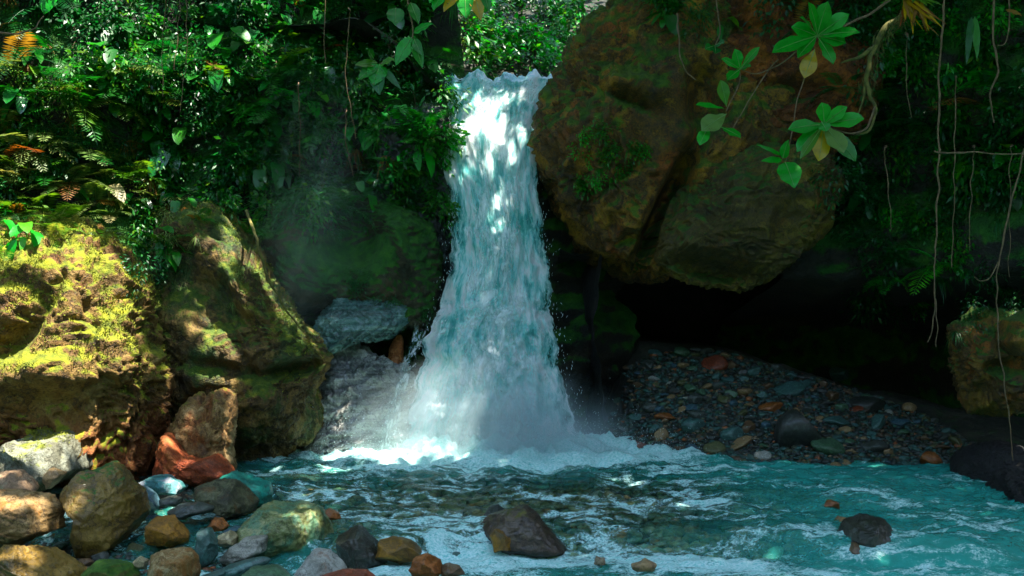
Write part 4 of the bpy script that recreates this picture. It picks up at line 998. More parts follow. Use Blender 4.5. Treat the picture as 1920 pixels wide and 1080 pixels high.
for k, nl, rx, rz, ll, lw in [('shade', 230, .30, .34, .085, .035), ('deep', 260, .32, .36, .075, .03), ('lime', 260, .26, .26, .05, .02), ('pale', 240, .22, .20, .05, .014), ('bright', 230, .30, .30, .08, .034), ('gloss', 150, .30, .32, .12, .05)]:
    SHRUB[k] = []
    for s in range(3):
        me, cl = shrub_mesh(nl, rx, rz, ll, lw, LEAF[k], s * 7 + nl)
        SHRUB[k].append((me, stems_mesh(cl, s)))
def tuft_mesh(n, L, w, matl, seed, hang=.9):
    rg = np.random.default_rng(seed); V, Q, rn = [], [], []
    for i in range(n):
        az = rg.uniform(-1.6, 1.6); up = rg.uniform(-.1, .9); l = L * rg.uniform(.5, 1.2); d = np.array([math.cos(az), math.sin(az), 0]); s = np.array([-math.sin(az), math.cos(az), 0])
        pts = [d * l * .55 * t + np.array([0, 0, up * l * .6 * t - hang * l * t * t]) for t in (0, .3, .6, .85, 1)]
        k = len(V)
        for j, p in enumerate(pts):
            ww = w * (1, .95, .8, .5, .06)[j]; V += [p - s * ww, p + s * ww]
        Q += [(k + 2 * j, k + 2 * j + 1, k + 2 * j + 3, k + 2 * j + 2) for j in range(4)]; rn += [rg.random()] * 10
    return make_mesh('blades', np.array(V), np.array(Q), [matl], attrs={'rnd': rn})
TUFT = {k: [tuft_mesh(46, .34, .006, LEAF[k], 5 + s) for s in range(3)] for k in ('dry', 'shade', 'lime', 'pale', 'deep')}

WORD = dict(shade='green', deep='dark green', lime='yellow-green', pale='pale sunlit', dry='brown withered', bright='bright green', gloss='glossy green')
LM = [(150, 420, 'the top of the yellow mossy boulder'), (20, 330, 'the left edge at mid height'), (120, 200, 'the sunlit ferny ledge'), (40, 60, 'the top left corner'), (260, 190, 'the white-glinting broad leaves'),
      (370, 380, 'the top of the tall brown boulder'), (330, 60, 'the dark hollow at upper left'), (420, 180, 'the dark hollow in the left cliff'), (560, 60, 'the glossy top-edge leaves'), (560, 220, 'the middle of the left cliff'),
      (540, 340, 'the blue mist'), (700, 220, 'the leafy branch above the fall'), (690, 340, 'the mossy overhang recess'), (800, 250, 'the upper left side of the fall'), (780, 110, 'the black gap by the fall'),
      (950, 90, 'the fall lip'), (1060, 60, 'the huge boulder on its left'), (1260, 30, 'the top of the huge boulder'), (1420, 60, 'the red earth bank'), (1620, 60, 'the upper rosette plant'), (1640, 260, 'the lower rosette plant'),
      (1690, 420, 'the right rim of the cave mouth'), (1720, 150, 'the orange drooping fronds'), (1830, 60, 'the top right corner'), (1840, 280, 'the thin sideways vine'), (1720, 560, 'the cave mouth at right'), (1860, 430, 'the long looping vine'), (1880, 560, 'the ochre rock pillar')]
used_labels = {}
def where(px, py):
    x, y, nm = min(LM, key=lambda l: (l[0] - px) ** 2 + (l[1] - py) ** 2)
    dx, dy = px - x, py - y
    if dx * dx + dy * dy < 900: return 'growing right at ' + nm
    return ('growing just right of ' if dx > 0 else 'growing just left of ') + nm if abs(dx) > abs(dy) else ('growing just below ' if dy > 0 else 'growing just above ') + nm
def lab(o, kind_word, cat, px, py):
    size = ['small', 'medium', 'large'][min(2, int(o.scale[0] * 1.6))] if o.scale[0] else ''
    l = f'{kind_word} {where(px, py)}'
    if l in used_labels:
        l2 = f'{size} {l}'; l = l2 if l2 not in used_labels else l
    used_labels[l] = used_labels.get(l, 0) + 1
    return tag(o, l, cat, 'plants ' + l.split('growing ')[1])
def out_az(n): return math.atan2(n.y, n.x) if abs(n.x) + abs(n.y) > .05 else -math.pi / 2
def fern(p, n, key, s, px, py, nf=7):
    e = link('fern', None, loc=p, scale=s); az0 = out_az(n)
    spread_ = 1.9 if n.z < .6 else math.pi
    for i in range(nf):
        az = az0 + spread_ * ((i + .5) / nf * 2 - 1) + random.uniform(-.2, .2)
        kk = key if random.random() > .03 else 'dry'
        link('frond', random.choice(FROND[kk]), e, rot=(random.uniform(-.3, .3), random.uniform(-.75, .35), az), scale=random.uniform(.75, 1.15))
    return lab(e, f'{WORD[key]} fern', 'fern', px, py)
def broad(p, n, key, s, px, py, nl=6):
    e = link('broadleaf_plant', None, loc=p, scale=s); az0 = out_az(n); j = random.randrange(3)
    for i in range(nl):
        az = az0 + 1.5 * ((i + .5) / nl * 2 - 1) + random.uniform(-.3, .3)
        link('leaf', BLADE[key][(j + (random.random() < .25)) % 3], e, loc=(0, 0, random.uniform(-.06, .1)), rot=(random.uniform(-.35, .35), random.uniform(-.9, .5), az), scale=random.uniform(.6, 1.2))
    return lab(e, f'{WORD[key]} broad-leaved plant', 'plant', px, py)
def shrub(p, n, key, s, px, py):
    e = link('shrub', None, loc=p, rot=(0, random.uniform(-.3, .3), out_az(n) + random.uniform(-.4, .4)), scale=s)
    fm, sm = random.choice(SHRUB[key]); link('foliage', fm, e); link('stem', sm, e)
    return lab(e, f'{WORD[key]} small-leaved shrub', 'shrub', px, py)
def tuft(p, n, key, s, px, py):
    o = link('grass_tuft', random.choice(TUFT[key]), loc=p, rot=(0, 0, out_az(n) + random.uniform(-.5, .5)), scale=s)
    return lab(o, f'{WORD[key]} grass tuft', 'grass', px, py)
FN = dict(fern=fern, broad=broad, shrub=shrub, tuft=tuft)
def zone(x0, x1, y0, y1, items, smin=.7, smax=1.2, ok=None, ymax=30, ymin=0):
    for kind, key, n in items:
        done = tries = 0
        while done < n and tries < n * 14:
            tries += 1
            px, py = random.uniform(x0, x1), random.uniform(y0, y1)
            if ok and not ok(px, py): continue
            h = hit(px, py)
            if not h or h[0].y > ymax or h[0].y < ymin or h[0].z < .35: continue
            FN[kind](h[0] - h[1] * .03, h[1], key, random.uniform(smin, smax) * (1.3 if kind in ('fern', 'broad') else 1.12), px, py); done += 1
# left: the sunlit ferny slope, then the darker cliff up to the fall
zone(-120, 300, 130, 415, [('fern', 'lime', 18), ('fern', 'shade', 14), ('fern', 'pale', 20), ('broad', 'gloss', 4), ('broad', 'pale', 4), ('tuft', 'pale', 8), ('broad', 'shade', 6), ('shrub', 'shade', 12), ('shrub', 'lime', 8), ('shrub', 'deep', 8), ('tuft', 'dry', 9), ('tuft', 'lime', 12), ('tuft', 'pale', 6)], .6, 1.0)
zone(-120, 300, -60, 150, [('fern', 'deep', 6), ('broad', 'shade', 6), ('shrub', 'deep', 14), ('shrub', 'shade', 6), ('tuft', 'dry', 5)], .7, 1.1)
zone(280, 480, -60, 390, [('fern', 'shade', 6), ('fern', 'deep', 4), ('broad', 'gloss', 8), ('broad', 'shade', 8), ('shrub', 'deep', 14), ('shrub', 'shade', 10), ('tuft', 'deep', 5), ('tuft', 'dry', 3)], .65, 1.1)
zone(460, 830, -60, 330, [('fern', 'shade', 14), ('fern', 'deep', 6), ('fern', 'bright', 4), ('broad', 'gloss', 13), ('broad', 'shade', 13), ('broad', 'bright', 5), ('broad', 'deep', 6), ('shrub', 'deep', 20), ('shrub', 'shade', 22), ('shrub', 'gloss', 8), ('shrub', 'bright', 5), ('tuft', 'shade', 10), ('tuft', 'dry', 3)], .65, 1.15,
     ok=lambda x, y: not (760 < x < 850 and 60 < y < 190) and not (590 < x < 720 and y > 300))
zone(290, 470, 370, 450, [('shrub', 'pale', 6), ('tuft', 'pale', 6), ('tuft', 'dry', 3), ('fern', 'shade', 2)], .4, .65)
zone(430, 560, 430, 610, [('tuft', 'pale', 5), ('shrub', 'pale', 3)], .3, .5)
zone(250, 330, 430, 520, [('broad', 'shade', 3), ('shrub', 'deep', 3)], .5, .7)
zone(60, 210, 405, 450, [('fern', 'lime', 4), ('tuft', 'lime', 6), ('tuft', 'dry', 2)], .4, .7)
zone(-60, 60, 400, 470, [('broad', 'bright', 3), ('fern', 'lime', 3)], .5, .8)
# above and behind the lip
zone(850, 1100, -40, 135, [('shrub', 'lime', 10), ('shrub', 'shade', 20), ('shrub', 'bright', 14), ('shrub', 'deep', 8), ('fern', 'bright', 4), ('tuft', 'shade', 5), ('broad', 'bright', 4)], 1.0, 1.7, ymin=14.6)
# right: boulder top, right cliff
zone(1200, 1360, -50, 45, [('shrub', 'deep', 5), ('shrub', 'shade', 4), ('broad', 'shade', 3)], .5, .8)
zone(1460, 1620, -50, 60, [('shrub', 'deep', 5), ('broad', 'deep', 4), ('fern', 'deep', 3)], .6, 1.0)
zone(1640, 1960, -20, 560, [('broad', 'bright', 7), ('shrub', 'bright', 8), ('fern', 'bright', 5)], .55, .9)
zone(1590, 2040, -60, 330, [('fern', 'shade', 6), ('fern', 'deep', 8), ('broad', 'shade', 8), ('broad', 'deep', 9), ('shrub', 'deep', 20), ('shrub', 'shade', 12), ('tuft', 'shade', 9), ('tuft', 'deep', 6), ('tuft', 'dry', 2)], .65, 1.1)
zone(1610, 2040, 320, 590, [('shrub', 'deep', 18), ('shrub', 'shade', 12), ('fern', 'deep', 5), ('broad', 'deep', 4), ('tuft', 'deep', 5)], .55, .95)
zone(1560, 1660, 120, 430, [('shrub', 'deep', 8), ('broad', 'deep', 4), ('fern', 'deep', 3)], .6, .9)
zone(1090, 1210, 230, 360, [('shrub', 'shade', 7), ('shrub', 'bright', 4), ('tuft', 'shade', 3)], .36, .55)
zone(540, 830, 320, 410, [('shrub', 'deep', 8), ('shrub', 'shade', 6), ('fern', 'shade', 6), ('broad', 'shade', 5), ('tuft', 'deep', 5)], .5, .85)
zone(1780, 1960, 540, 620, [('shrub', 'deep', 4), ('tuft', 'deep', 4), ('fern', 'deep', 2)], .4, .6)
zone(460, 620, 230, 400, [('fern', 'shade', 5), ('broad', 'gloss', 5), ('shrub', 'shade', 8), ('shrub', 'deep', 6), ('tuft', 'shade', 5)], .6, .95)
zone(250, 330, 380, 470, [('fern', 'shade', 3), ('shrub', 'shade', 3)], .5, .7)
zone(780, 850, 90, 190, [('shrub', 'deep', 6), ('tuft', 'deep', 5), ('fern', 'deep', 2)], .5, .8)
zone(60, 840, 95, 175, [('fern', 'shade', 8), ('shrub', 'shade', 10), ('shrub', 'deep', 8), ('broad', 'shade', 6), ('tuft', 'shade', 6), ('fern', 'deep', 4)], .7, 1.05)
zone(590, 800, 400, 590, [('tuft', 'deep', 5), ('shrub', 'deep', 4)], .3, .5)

# ---- single plants one can point at
def leaf_to(parent, p0, p1, wpx, Y0, Y1, matl, shape='obovate', face=None, curl=.12, name='leaf'):
    a = P(*p0, Y0); b_ = P(*p1, Y1); d = b_ - a; L = d.length; d.normalize()
    up = face or Vector((random.uniform(-.25, .25), -1, random.uniform(.35, .9)))
    s = up.cross(d); s.normalize(); n = d.cross(s); n.normalize()
    v, f = leaf_rows(L, wpx / F * (Y0 + Y1) / 2, 8, .20, curl, shape, .07)
    v[:, 2] += curl * L * v[:, 0] / L                      # arch: both ends on the line
    mw = Matrix((d, s, n)).transposed()
    v = np.array([mw @ Vector(q) for q in v.tolist()])
    o = link(name, make_mesh(name, v, f, [matl]), parent, loc=a - parent.location)
    if wpx > 16 and name == 'leaf':
        mr = np.array([mw @ Vector((x, 0, .004 - curl * L * (x / L) ** 2 + curl * x)) for x in np.linspace(0, L * .93, 7)])
        tv, tf = tube(mr, np.linspace(.0032, .001, 7), 4); link('midrib', make_mesh('midrib', tv, tf, [M['midrib']]), o)
    return o
def stem_to(parent, pts, r0, r1, matl, name='stem', wob=.01, sides=6):
    w = [P(x, y, Y) - parent.location for x, y, Y in pts]
    path = smooth_path(w, 8, wob, len(pts)); v, f = tube(path, np.linspace(r0, r1, len(path)), sides)
    return link(name, make_mesh(name, v, f, [matl]), parent)
def plant(name, at, label, cat):
    e = link(name, None, loc=P(*at)); return tag(e, label, cat)
Yr = 9.6
e = plant('rosette_plant', (1532, 70, Yr), 'upper rosette of broad bright green leaves with one yellow leaf hanging below', 'plant')
for tip, w in [((1448, 98), 34), ((1516, 4), 24), ((1552, 3), 34), ((1592, 26), 34), ((1612, 60), 30), ((1586, 80), 32), ((1563, 120), 30), ((1496, 108), 24), ((1484, 50), 32), ((1500, 32), 22)]:
    leaf_to(e, (1532, 68), tip, w, Yr, Yr - .12 + random.uniform(-.1, .1), LEAF['bright'])
leaf_to(e, (1528, 92), (1508, 146), 32, Yr - .05, Yr - .1, LEAF['yellow'])
stem_to(e, [(1532, 70, Yr), (1590, 45, Yr + .15), (1640, 20, Yr + .3), (1720, -40, Yr + .6)], .008, .014, M['vine_bark'])
e = plant('rosette_plant', (1545, 234, Yr - .3), 'lower rosette of broad bright green leaves hanging before the cave', 'plant')
for tip, w, mk in [((1478, 242), 30, 'bright'), ((1541, 192), 32, 'bright'), ((1588, 200), 26, 'bright'), ((1620, 222), 34, 'bright'), ((1494, 284), 32, 'bright'), ((1582, 286), 40, 'pale'), ((1535, 302), 34, 'yellow'), ((1605, 302), 34, 'shade'), ((1500, 298), 18, 'lime')]:
    leaf_to(e, (1545, 234), tip, w, Yr - .3, Yr - .42 + random.uniform(-.08, .08), LEAF[mk])
leaf_to(e, (1540, 228), (1550, 246), 24, Yr - .38, Yr - .42, LEAF['bright'])
stem_to(e, [(1545, 234, Yr - .3), (1590, 250, Yr - .2), (1625, 240, Yr), (1640, 200, Yr + .1)], .006, .010, M['vine_bark'])
e = plant('leafy_sprig', (1388, 130, Yr + .2), 'small sprig of five green leaves left of the upper rosette', 'plant')
for tip, w in [((1353, 110), 17), ((1378, 92), 22), ((1424, 88), 17), ((1364, 150), 22), ((1408, 124), 18)]: leaf_to(e, (1388, 130), tip, w, Yr + .2, Yr + .1, LEAF['bright'])
stem_to(e, [(1388, 130, Yr + .2), (1418, 138, Yr + .15), (1460, 122, Yr + .1), (1500, 92, Yr), (1530, 72, Yr)], .004, .007, M['vine_bark'])
e = plant('leafy_sprig', (1362, 208, Yr + .1), 'drooping sprig with a ragged pale leaf before the huge boulder', 'plant')
for p0, p1, w, mk in [((1362, 200), (1351, 150), 24, 'lime'), ((1358, 204), (1304, 196), 15, 'bright'), ((1362, 214), (1316, 245), 40, 'pale'), ((1330, 235), (1312, 272), 24, 'bright'), ((1350, 238), (1389, 258), 22, 'bright')]:
    leaf_to(e, p0, p1, w, Yr + .1, Yr, LEAF[mk])
stem_to(e, [(1362, 208, Yr + .1), (1372, 185, Yr + .12), (1386, 155, Yr + .18), (1388, 132, Yr + .2)], .005, .005, M['vine_bark'])
stem_to(e, [(1374, 240, Yr + .05), (1410, 180, Yr + .1), (1442, 130, Yr + .1), (1460, 112, Yr + .1)], .004, .006, M['vine_bark'])
e = plant('leafy_sprig', (1472, 300, Yr - .1), 'hanging sprig ending in one large round green leaf', 'plant')
for p0, p1, w, mk in [((1466, 292), (1418, 271), 9, 'bright'), ((1466, 300), (1427, 302), 14, 'bright'), ((1468, 297), (1478, 262), 20, 'bright'), ((1472, 304), (1490, 352), 46, 'bright')]:
    leaf_to(e, p0, p1, w, Yr - .1, Yr - .2, LEAF[mk], 'ovate')
stem_to(e, [(1474, 302, Yr - .1), (1484, 250, Yr - .08), (1495, 190, Yr - .04), (1510, 140, Yr), (1530, 75, Yr)], .005, .006, M['vine_bark'])
e = plant('leafy_sprig', (1340, 88, 11.2), 'blue-green three-leaved sprig on the top of the huge boulder', 'plant')
for tip, w in [((1322, 92), 18), ((1358, 80), 22), ((1342, 100), 22), ((1330, 72), 16)]: leaf_to(e, (1340, 86), tip, w, 11.2, 11.1, LEAF['gloss'])
stem_to(e, [(1340, 88, 11.2), (1350, 60, 11.4), (1345, 20, 11.7), (1340, -30, 11.9)], .005, .008, M['vine_bark'])
# mossy branch with hanging roots
e = plant('mossy_branch', (1760, -40, 10.2), 'moss-covered crooked branch hanging from the top right', 'branch')
stem_to(e, [(1760, -40, 10.2), (1700, 15, 10.0), (1660, 55, 9.9), (1640, 90, 9.85), (1628, 130, 9.8), (1626, 170, 9.75), (1640, 205, 9.7), (1636, 235, 9.65), (1612, 250, 9.6)], .034, .009, M['mossy_bark'], 'limb', .07)
stem_to(e, [(1638, 92, 9.85), (1610, 105, 9.8), (1575, 118, 9.75)], .025, .006, M['mossy_bark'], 'twig', .03)
stem_to(e, [(1626, 140, 9.8), (1618, 180, 9.78), (1608, 215, 9.75)], .02, .004, M['mossy_bark'], 'twig', .03)
rg = np.random.default_rng(8); parts = []
for i in range(110):
    k = rg.random(); x = np.interp(k, [0, .5, 1], [1690, 1640, 1622]) + rg.normal(0, 8); y = np.interp(k, [0, .5, 1], [25, 85, 175]) + rg.normal(0, 7)
    a = P(x, y, 9.86) - e.location; L = rg.uniform(.03, .16)
    parts.append(tube([np.array(a), np.array(a) + (rg.normal(0, .015), rg.normal(0, .02), -L * .5), np.array(a) + (rg.normal(0, .03), rg.normal(0, .03), -L)], (.004, .003, .001), 3))
v, f = join(parts); tag(link('moss_beard', make_mesh('moss_beard', v, f, [M['mossy_bark']]), e), kind='stuff')
# orange drooping fronds (an epiphyte on that branch)
e = plant('drooping_bromeliad', (1715, -5, 9.9), 'orange and yellow strap leaves drooping from the top of the mossy branch', 'plant')
for i in range(22):
    mk = 'dry' if i % 3 else 'yellow'; x1 = 1690 + i * 4 + random.uniform(-8, 8)
    leaf_to(e, (1700 + random.uniform(-8, 25), random.uniform(-15, 8)), (x1, random.uniform(18, 72)), 9, 9.9, 9.75 + random.uniform(-.1, .1), LEAF[mk], 'strap', curl=-.15)
for i in range(9):
    leaf_to(e, (1712, -5), (1655 + i * 14, random.uniform(-10, 14)), 10, 9.9, 9.8, LEAF['lime'], 'strap', curl=.3)
e = plant('strap_leaf_plant', (1828, 30, 10.4), 'pair of long narrow green leaves hanging straight down near the top right', 'plant')
for p1, w in [((1812, 122), 13), ((1832, 112), 15)]: leaf_to(e, (1824 + (p1[0] - 1820) * .3, 30), p1, w, 10.4, 10.3, LEAF['shade'], 'ovate', curl=.05)
tag(leaf_to(link('tmp', None), (1885, 18), (1916, 30), 16, 10.1, 10.0, LEAF['dry'], 'ovate', name='withered_leaf'), 'single orange-red withered leaf at the top right', 'leaf')
wl = bpy.data.objects['withered_leaf']; wl.parent = None; bpy.data.objects.remove(bpy.data.objects['tmp'])
# leafy branch at the top centre, left of the fall
Yb = 11.2
e = plant('leafy_branch', (775, -60, Yb), 'hanging branch of large oval leaves to the upper left of the waterfall', 'branch')
for p0, p1, w, mk in [((742, 15), (742, 48), 34, 'shade'), ((770, 5), (785, 45), 22, 'shade'), ((775, 62), (812, 44), 24, 'bright'), ((772, 70), (742, 122), 30, 'bright'), ((775, 74), (792, 128), 22, 'shade'), ((776, 72), (790, 104), 18, 'shade'),
                     ((712, 120), (700, 160), 38, 'bright'), ((708, 118), (665, 122), 18, 'lime'), ((706, 122), (672, 150), 26, 'shade'), ((715, 120), (740, 112), 24, 'shade'), ((716, 126), (752, 168), 14, 'shade'), ((704, 126), (712, 178), 30, 'deep'), ((700, 110), (688, 92), 24, 'shade')]:
    leaf_to(e, p0, p1, w, Yb, Yb - .08, LEAF[mk], 'ovate')
stem_to(e, [(775, -60, Yb), (765, 0, Yb), (774, 66, Yb), (745, 100, Yb + .02), (712, 120, Yb)], .012, .004, M['vine_bark'])
e = plant('leafy_branch', (870, -80, 10.8), 'hanging leaves, green and yellow, cut by the top edge above the fall', 'branch')
for p0, p1, w, mk in [((838, -25), (812, 20), 30, 'bright'), ((862, -20), (832, 22), 26, 'yellow'), ((872, -20), (874, 34), 34, 'bright'), ((888, -18), (902, 38), 28, 'yellow'), ((905, -22), (918, 24), 20, 'shade'), ((820, -30), (806, 6), 24, 'bright')]:
    leaf_to(e, p0, p1, w, 10.8, 10.72, LEAF[mk], 'ovate')
stem_to(e, [(870, -80, 10.8), (868, -50, 10.8), (866, -20, 10.8)], .01, .006, M['vine_bark'])
# a few broad leaves one sees singly on the left slope
for (px, py, key, s, lb_) in [(118, 8, 'bright', 1.4, 'large round green leaves hanging at the top edge near the left corner'), (245, 180, 'pale', 1.0, 'broad leaves glinting white in the sun on the left slope'),
                               (425, 95, 'shade', 1.5, 'large dark green heart-shaped leaves high on the left cliff'), (590, 15, 'gloss', 1.2, 'glossy leaves with a white glint at the top edge'),
                               (575, 355, 'gloss', 1.1, 'teal-green broad leaves hanging in the blue mist'), (185, 140, 'shade', 1.3, 'large dark green leaf pair above the sunlit ferns')]:
    h = hit(px, py)
    if h:
        o = broad(h[0] - h[1] * .03, h[1], key, s, px, py, 5); tag(o, lb_, 'plant'); 
        if 'group' in o: del o['group']
# vines
def vine(pts, r, label, matl='vine_bark', name='hanging_vine', rooted=False):
    w = [P(*p) for p in pts]
    if rooted and hit(pts[0][0], pts[0][1]): w.insert(0, w[0] + Vector((0, -.02, .12))); w.insert(0, hit(pts[0][0], pts[0][1] - 25)[0])
    base = w[0]; path = smooth_path([p - base for p in w], 10, .03, len(label)); v, f = tube(path, np.linspace(r, r * .55, len(path)) * (1 + .6 * np.clip(fbm(path * 9 + 3, 3), -.6, .9)), 6)
    return tag(link(name, make_mesh(name, v, f, [M[matl]]), loc=base), label, 'vine')
vine([(1775, -60, 10.3), (1762, 120, 10.2), (1760, 300, 10.1), (1756, 420, 10.05), (1752, 530, 10.0), (1750, 600, 10), (1738, 640, 10)], .010, 'straight thin vine hanging from top to cave mouth, forked at its end')
vine([(1754, 560, 10.0), (1756, 610, 10), (1757, 652, 10)], .006, 'short right-hand fork at the end of the straight thin vine')
vine([(1792, 170, 10.4), (1790, 300, 10.3), (1786, 420, 10.3), (1784, 500, 10.3)], .007, 'shorter vine hanging just right of the straight thin vine', rooted=True)
vine([(1752, 284, 10.0), (1780, 288, 9.9), (1830, 284, 9.8), (1880, 290, 9.7), (1960, 284, 9.5)], .009, 'thin sideways vine reaching in from the right edge')
vine([(1925, 270, 9.8), (1905, 340, 9.8), (1885, 430, 9.8), (1872, 500, 9.8), (1870, 580, 9.8), (1878, 680, 9.8), (1892, 780, 9.8), (1900, 865, 9.8)], .009, 'long slack vine hanging near the right edge down to the water')
vine([(1872, 490, 9.8), (1858, 520, 9.82), (1840, 528, 9.85), (1828, 518, 9.88)], .006, 'side loop curling left off the long slack vine')
vine([(1895, 300, 10.0), (1893, 420, 10.0), (1892, 520, 10.0)], .005, 'faint straight vine right beside the long slack vine', rooted=True)
vine([(1865, -40, 10.3), (1862, 60, 10.3), (1870, 130, 10.25), (1858, 180, 10.2), (1864, 230, 10.2)], .012, 'brown tangled root hanging at the top right', 'vine_bark')
vine([(1892, -40, 10.2), (1893, 40, 10.2), (1884, 80, 10.2), (1868, 84, 10.2)], .008, 'hooked root under the withered leaf at the top right')
vine([(1270, 25, 11.5), (1272, 60, 11.4), (1274, 95, 11.4), (1285, 130, 11.4), (1305, 148, 11.4)], .010, 'pale twig curling down over the face of the huge boulder')
vine([(462, 395, 12.5), (478, 440, 11.9), (502, 520, 11.75), (540, 585, 11.75), (572, 622, 11.8)], .018, 'moss-green root running down beside the blue mist', 'mossy_bark', 'hanging_root')
vine([(840, 122, 15.2), (860, 126, 15.2), (885, 134, 15.2)], .02, 'bare pinkish stick lying at the left end of the fall lip', name='driftwood_stick')
vine([(-20, 60, 11.0), (20, 62, 11.0), (60, 55, 11.1), (80, 30, 11.3)], .012, 'pale bent twig at the top left corner')
for i, (x, y0, y1) in enumerate([(335, -40, 130), (345, -40, 210), (310, 20, 180), (610, -40, 120), (655, 40, 260), (650, 230, 330), (560, 180, 330), (1660, 300, 430), (1825, 300, 470), (1700, 90, 220)]):
    vine([(x, y0, 11.7 if x < 900 else 10.4), (x + random.uniform(-8, 8), (y0 + y1) / 2, 11.65 if x < 900 else 10.35), (x + random.uniform(-14, 14), y1, 11.6 if x < 900 else 10.3)], .006,
         ['left of the dark hollow at upper left', 'through the dark hollow at upper left', 'left of the dark hollow, the shortest', 'near the glossy leaves at the top edge', 'left of the leafy branch', 'below the leafy branch', 'in front of the blue mist',
          'beside the lower rosette plant', 'under the sideways vine at right', 'below the orange strap leaves'][i].join(['thin dark vine hanging ', '']), rooted=True)

# moss tufts on the big mossy boulder and along the sunlit ridge
def moss_on(o, n, zmin, size, keep, seed, zlow=0.0):
    me = o.data; k = len(me.vertices); co = np.zeros(k * 3, np.float32); me.vertices.foreach_get('co', co); co = co.reshape(-1, 3)
    nr = np.zeros(k * 3, np.float32); me.vertices.foreach_get('normal', nr); nr = nr.reshape(-1, 3)
    mask = (nr[:, 2] > zmin) & (co[:, 2] > zlow + .3 * pnoise(co * 2)) & (fbm(co * 3.2 + seed, 4) > keep); idx = np.nonzero(mask)[0]
    rg = np.random.default_rng(seed); idx = rg.choice(idx, n); b_ = co[idx] + rg.normal(0, .012, (n, 3)); d = nr[idx] + rg.normal(0, .55, (n, 3)) + np.array([0, -.1, .25])
    d /= np.linalg.norm(d, axis=1)[:, None]; s = np.cross(d, rg.normal(0, 1, (n, 3))); s /= np.linalg.norm(s, axis=1)[:, None]
    L = rg.uniform(.4, 1.3, n)[:, None] * size
    V = np.stack([b_ - s * L * .3, b_ + s * L * .3, b_ + d * L], 1).reshape(-1, 3)
    rn = np.repeat(np.clip(.5 + .5 * fbm(co[idx] * 5 + 3, 3) + rg.normal(0, .15, n), 0, 1), 3)
    tag(link('moss', make_mesh('moss', V, np.arange(n * 3).reshape(-1, 3), [M['moss_tuft']], attrs={'rnd': rn}, smooth=False), o), kind='stuff')
moss_on(B['moss'], 42000, .12, .022, -.02, 3, 1.05)
moss_on(B['ridge'], 9000, .45, .02, .06, 9)
moss_on(FG_OBJS[0], 2500, .2, .014, .12, 5)

# ------------------------------------------------------------------ unseen trees added to shade the gorge; gaps cut to sunlight chosen spots
SUN_TARGETS = [(80, 540, 10.2, 1.0), (190, 520, 10.2, .48), (20, 640, 10.2, .6), (150, 640, 10.0, .45), (120, 330, 12.2, 1.0), (60, 240, 12.2, .7), (210, 250, 12.4, .6), (20, 390, 11.8, .6), (170, 400, 11.6, .5), (300, 200, 12.8, .3), (360, 300, 12.8, .25), (700, 300, 13.4, .15), (780, 250, 13.4, .15), (470, 60, 13.2, .2), (60, 850, 9.8, .42), (440, 455, 11.9, .24), (545, 605, 11.9, .2), (500, 530, 11.9, .15), (395, 745, 10.9, .22), (330, 830, 10.5, .2), (735, 866, 12.3, .42), (650, 862, 12.35, .25), (830, 870, 12.2, .28), (735, 790, 12.4, .25), (905, 400, 13.4, .06), (900, 650, 12.9, .08),
        (862, 262, 13.7, .10), (935, 295, 13.6, .10), (905, 480, 13.3, .09), (885, 520, 13.2, .08), (1050, 80, 18.5, .6), (1000, 60, 18.5, .4), (560, 40, 13.5, .25), (500, 130, 13.3, .22), (250, 190, 12.6, .35), (870, 10, 10.8, .22),
        (50, 945, 8.4, .16), (70, 1055, 7.7, .16), (570, 975, 8.6, .14), (320, 900, 9.7, .18), (300, 880, 10.3, .14)]  # spots meant to be sunlit, each with the radius of its leaf opening
gp = np.array([(hit(x, y) or (P(x, y, Y),))[0] if not (780 < x < 1060 or y > 845) else P(x, y, Y) for x, y, Y, r in SUN_TARGETS]); gr = np.array([r for *_, r in SUN_TARGETS]); S_ = np.array(SUN)
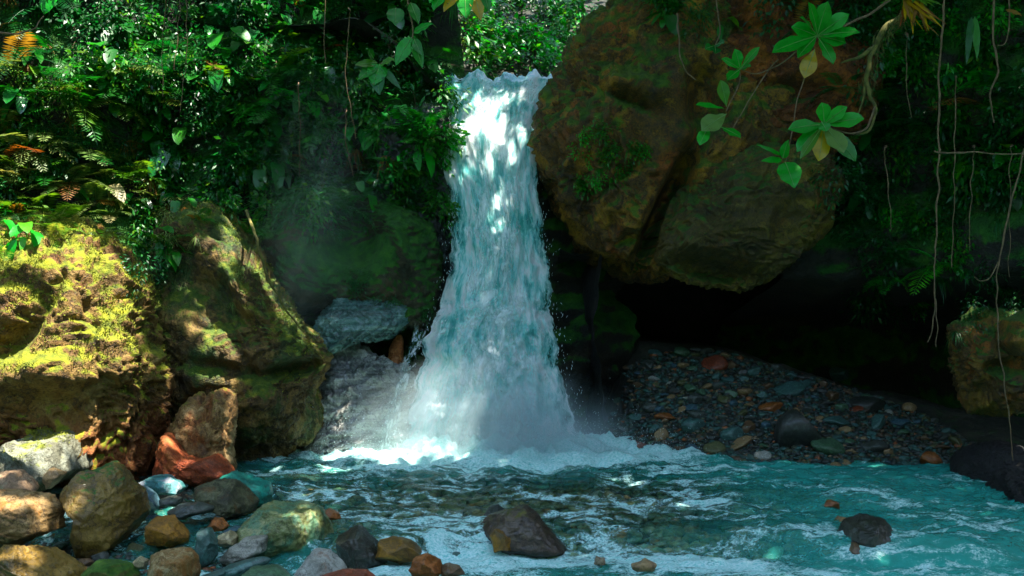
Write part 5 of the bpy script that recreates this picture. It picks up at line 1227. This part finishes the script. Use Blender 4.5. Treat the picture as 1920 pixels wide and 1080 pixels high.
def added_shade_tree(x, y, z, rad, n, trunk, label, seed, zr=.8):
    rg = np.random.default_rng(seed); e = link('added_shade_tree', None, loc=(trunk[0], trunk[1], trunk[2]))
    cl = rg.normal(0, 1, (26, 3)) * np.array([rad, rad, zr]) * .55 + np.array([x, y, z])
    p = cl[rg.integers(26, size=n)] + rg.normal(0, 1, (n, 3)) * np.array([.75, .75, .35])
    d = rg.normal(0, 1, (n, 3)) + np.array([0, 0, -.5]); d /= np.linalg.norm(d, axis=1)[:, None]
    s = np.cross(d, rg.normal(0, .6, (n, 3)) + np.array([0, 0, 1])); s /= np.linalg.norm(s, axis=1)[:, None]
    keep = np.ones(n, bool)
    for g, r in zip(gp, gr):
        w = p - g; t = w @ S_; dist = np.linalg.norm(w - t[:, None] * S_, axis=1); keep &= ~((dist < r + .10) & (t > 0))  # leaves that would block the sun from a chosen spot are dropped
    p, d, s = p[keep], d[keep], s[keep]; n = len(p); L = rg.uniform(.26, .44, n)[:, None]
    V = np.stack([p, p + d * L * .5 + s * L * .24, p + d * L, p + d * L * .5 - s * L * .24], 1).reshape(-1, 3) - np.array(trunk)
    k = np.arange(n)[:, None] * 4; Fc = k + np.array([[0, 1, 2, 3]])
    link('crown', make_mesh('crown', V, Fc, [LEAF['shade']], attrs={'rnd': np.repeat(rg.random(n), 4)}, smooth=False), e)
    top = np.array([x, y, z - .3]) - np.array(trunk)
    path = smooth_path([(0, 0, -.5), top * np.array([.15, .15, .55]), top], 8, .15, seed); v, f = tube(path, np.linspace(.28, .08, len(path)), 8)
    link('trunk', make_mesh('trunk', v, f, [M['bark']]), e)
    for i in range(5):
        c = cl[i] - np.array(trunk); v, f = tube(smooth_path([path[-6], (path[-6] + c) * .5 + (0, 0, .2), c], 5, .1, i), np.linspace(.08, .02, 11), 5); link('limb', make_mesh('limb', v, f, [M['bark']]), e)
    return tag(e, label, 'tree', 'unseen trees added for shade')
def gz(x, y): return float(ground(np.array([x]), np.array([y]))[0, 2])
TR = [(-7, 6, 10.5, 3.2, -13, 5), (-6, 12, 11, 3.2, -13, 13), (-5, 17, 12, 3.2, -12, 18), (-1.5, 9, 10.8, 3.0, -12, 8), (-1, 14, 11.5, 3.0, -12, 16), (0, 19, 12.5, 3.2, -11, 22), (3, 6, 10.4, 3.0, 13, 5), (3, 11, 10.8, 3.0, 12, 10), (4, 15.5, 11.5, 3.0, 13, 15),
      (5, 20, 12.6, 3.2, 13, 21), (7, 8, 10.6, 3.0, 13, 8), (8, 12.5, 11, 3.0, 13, 12), (9, 17, 12, 3.2, 14, 18), (5, 8.5, 10.2, 2.6, 13, 9.5), (2, 8, 11.6, 2.6, 12, 7), (6, 5.5, 11.2, 2.6, 14, 6.5), (5, 11.5, 12.2, 2.6, 14, 11), (2, 4.2, 10.6, 2.6, 13, 3.6), (1, 11.5, 12.0, 2.4, -12, 11), (-9, 1, 10, 3, -14, 1), (9, 2, 10, 3, 14, 2)]
side = {}
for i, (x, y, z, rad, tx, ty) in enumerate(TR):
    added_shade_tree(x, y, z, rad, 2700, (tx, ty, gz(tx, ty)), f'added shade tree on the {"left" if tx < 0 else "right"} rim leaning over the gorge, number {i} upstream' if False else
                f'tall broad-leaved tree on the {"left" if tx < 0 else "right"} rim of the gorge, added out of frame for shade', 500 + i)

for i, (x, y, z) in enumerate([(-9, -7, 6), (-4.5, -9, 5.5), (0, -10, 6), (4.5, -9, 5.5), (9, -7, 6)]):  # unseen tree belt added behind the camera to darken cave and front
    added_shade_tree(x, y, z, 3.4, 2600, (x * 1.2, y - 1.5, gz(x * 1.2, y - 1.5)), ['leftmost', 'left middle', 'central', 'right middle', 'rightmost'][i] + ' of five unseen trees added downstream to block low sky light', 700 + i, 4.2)
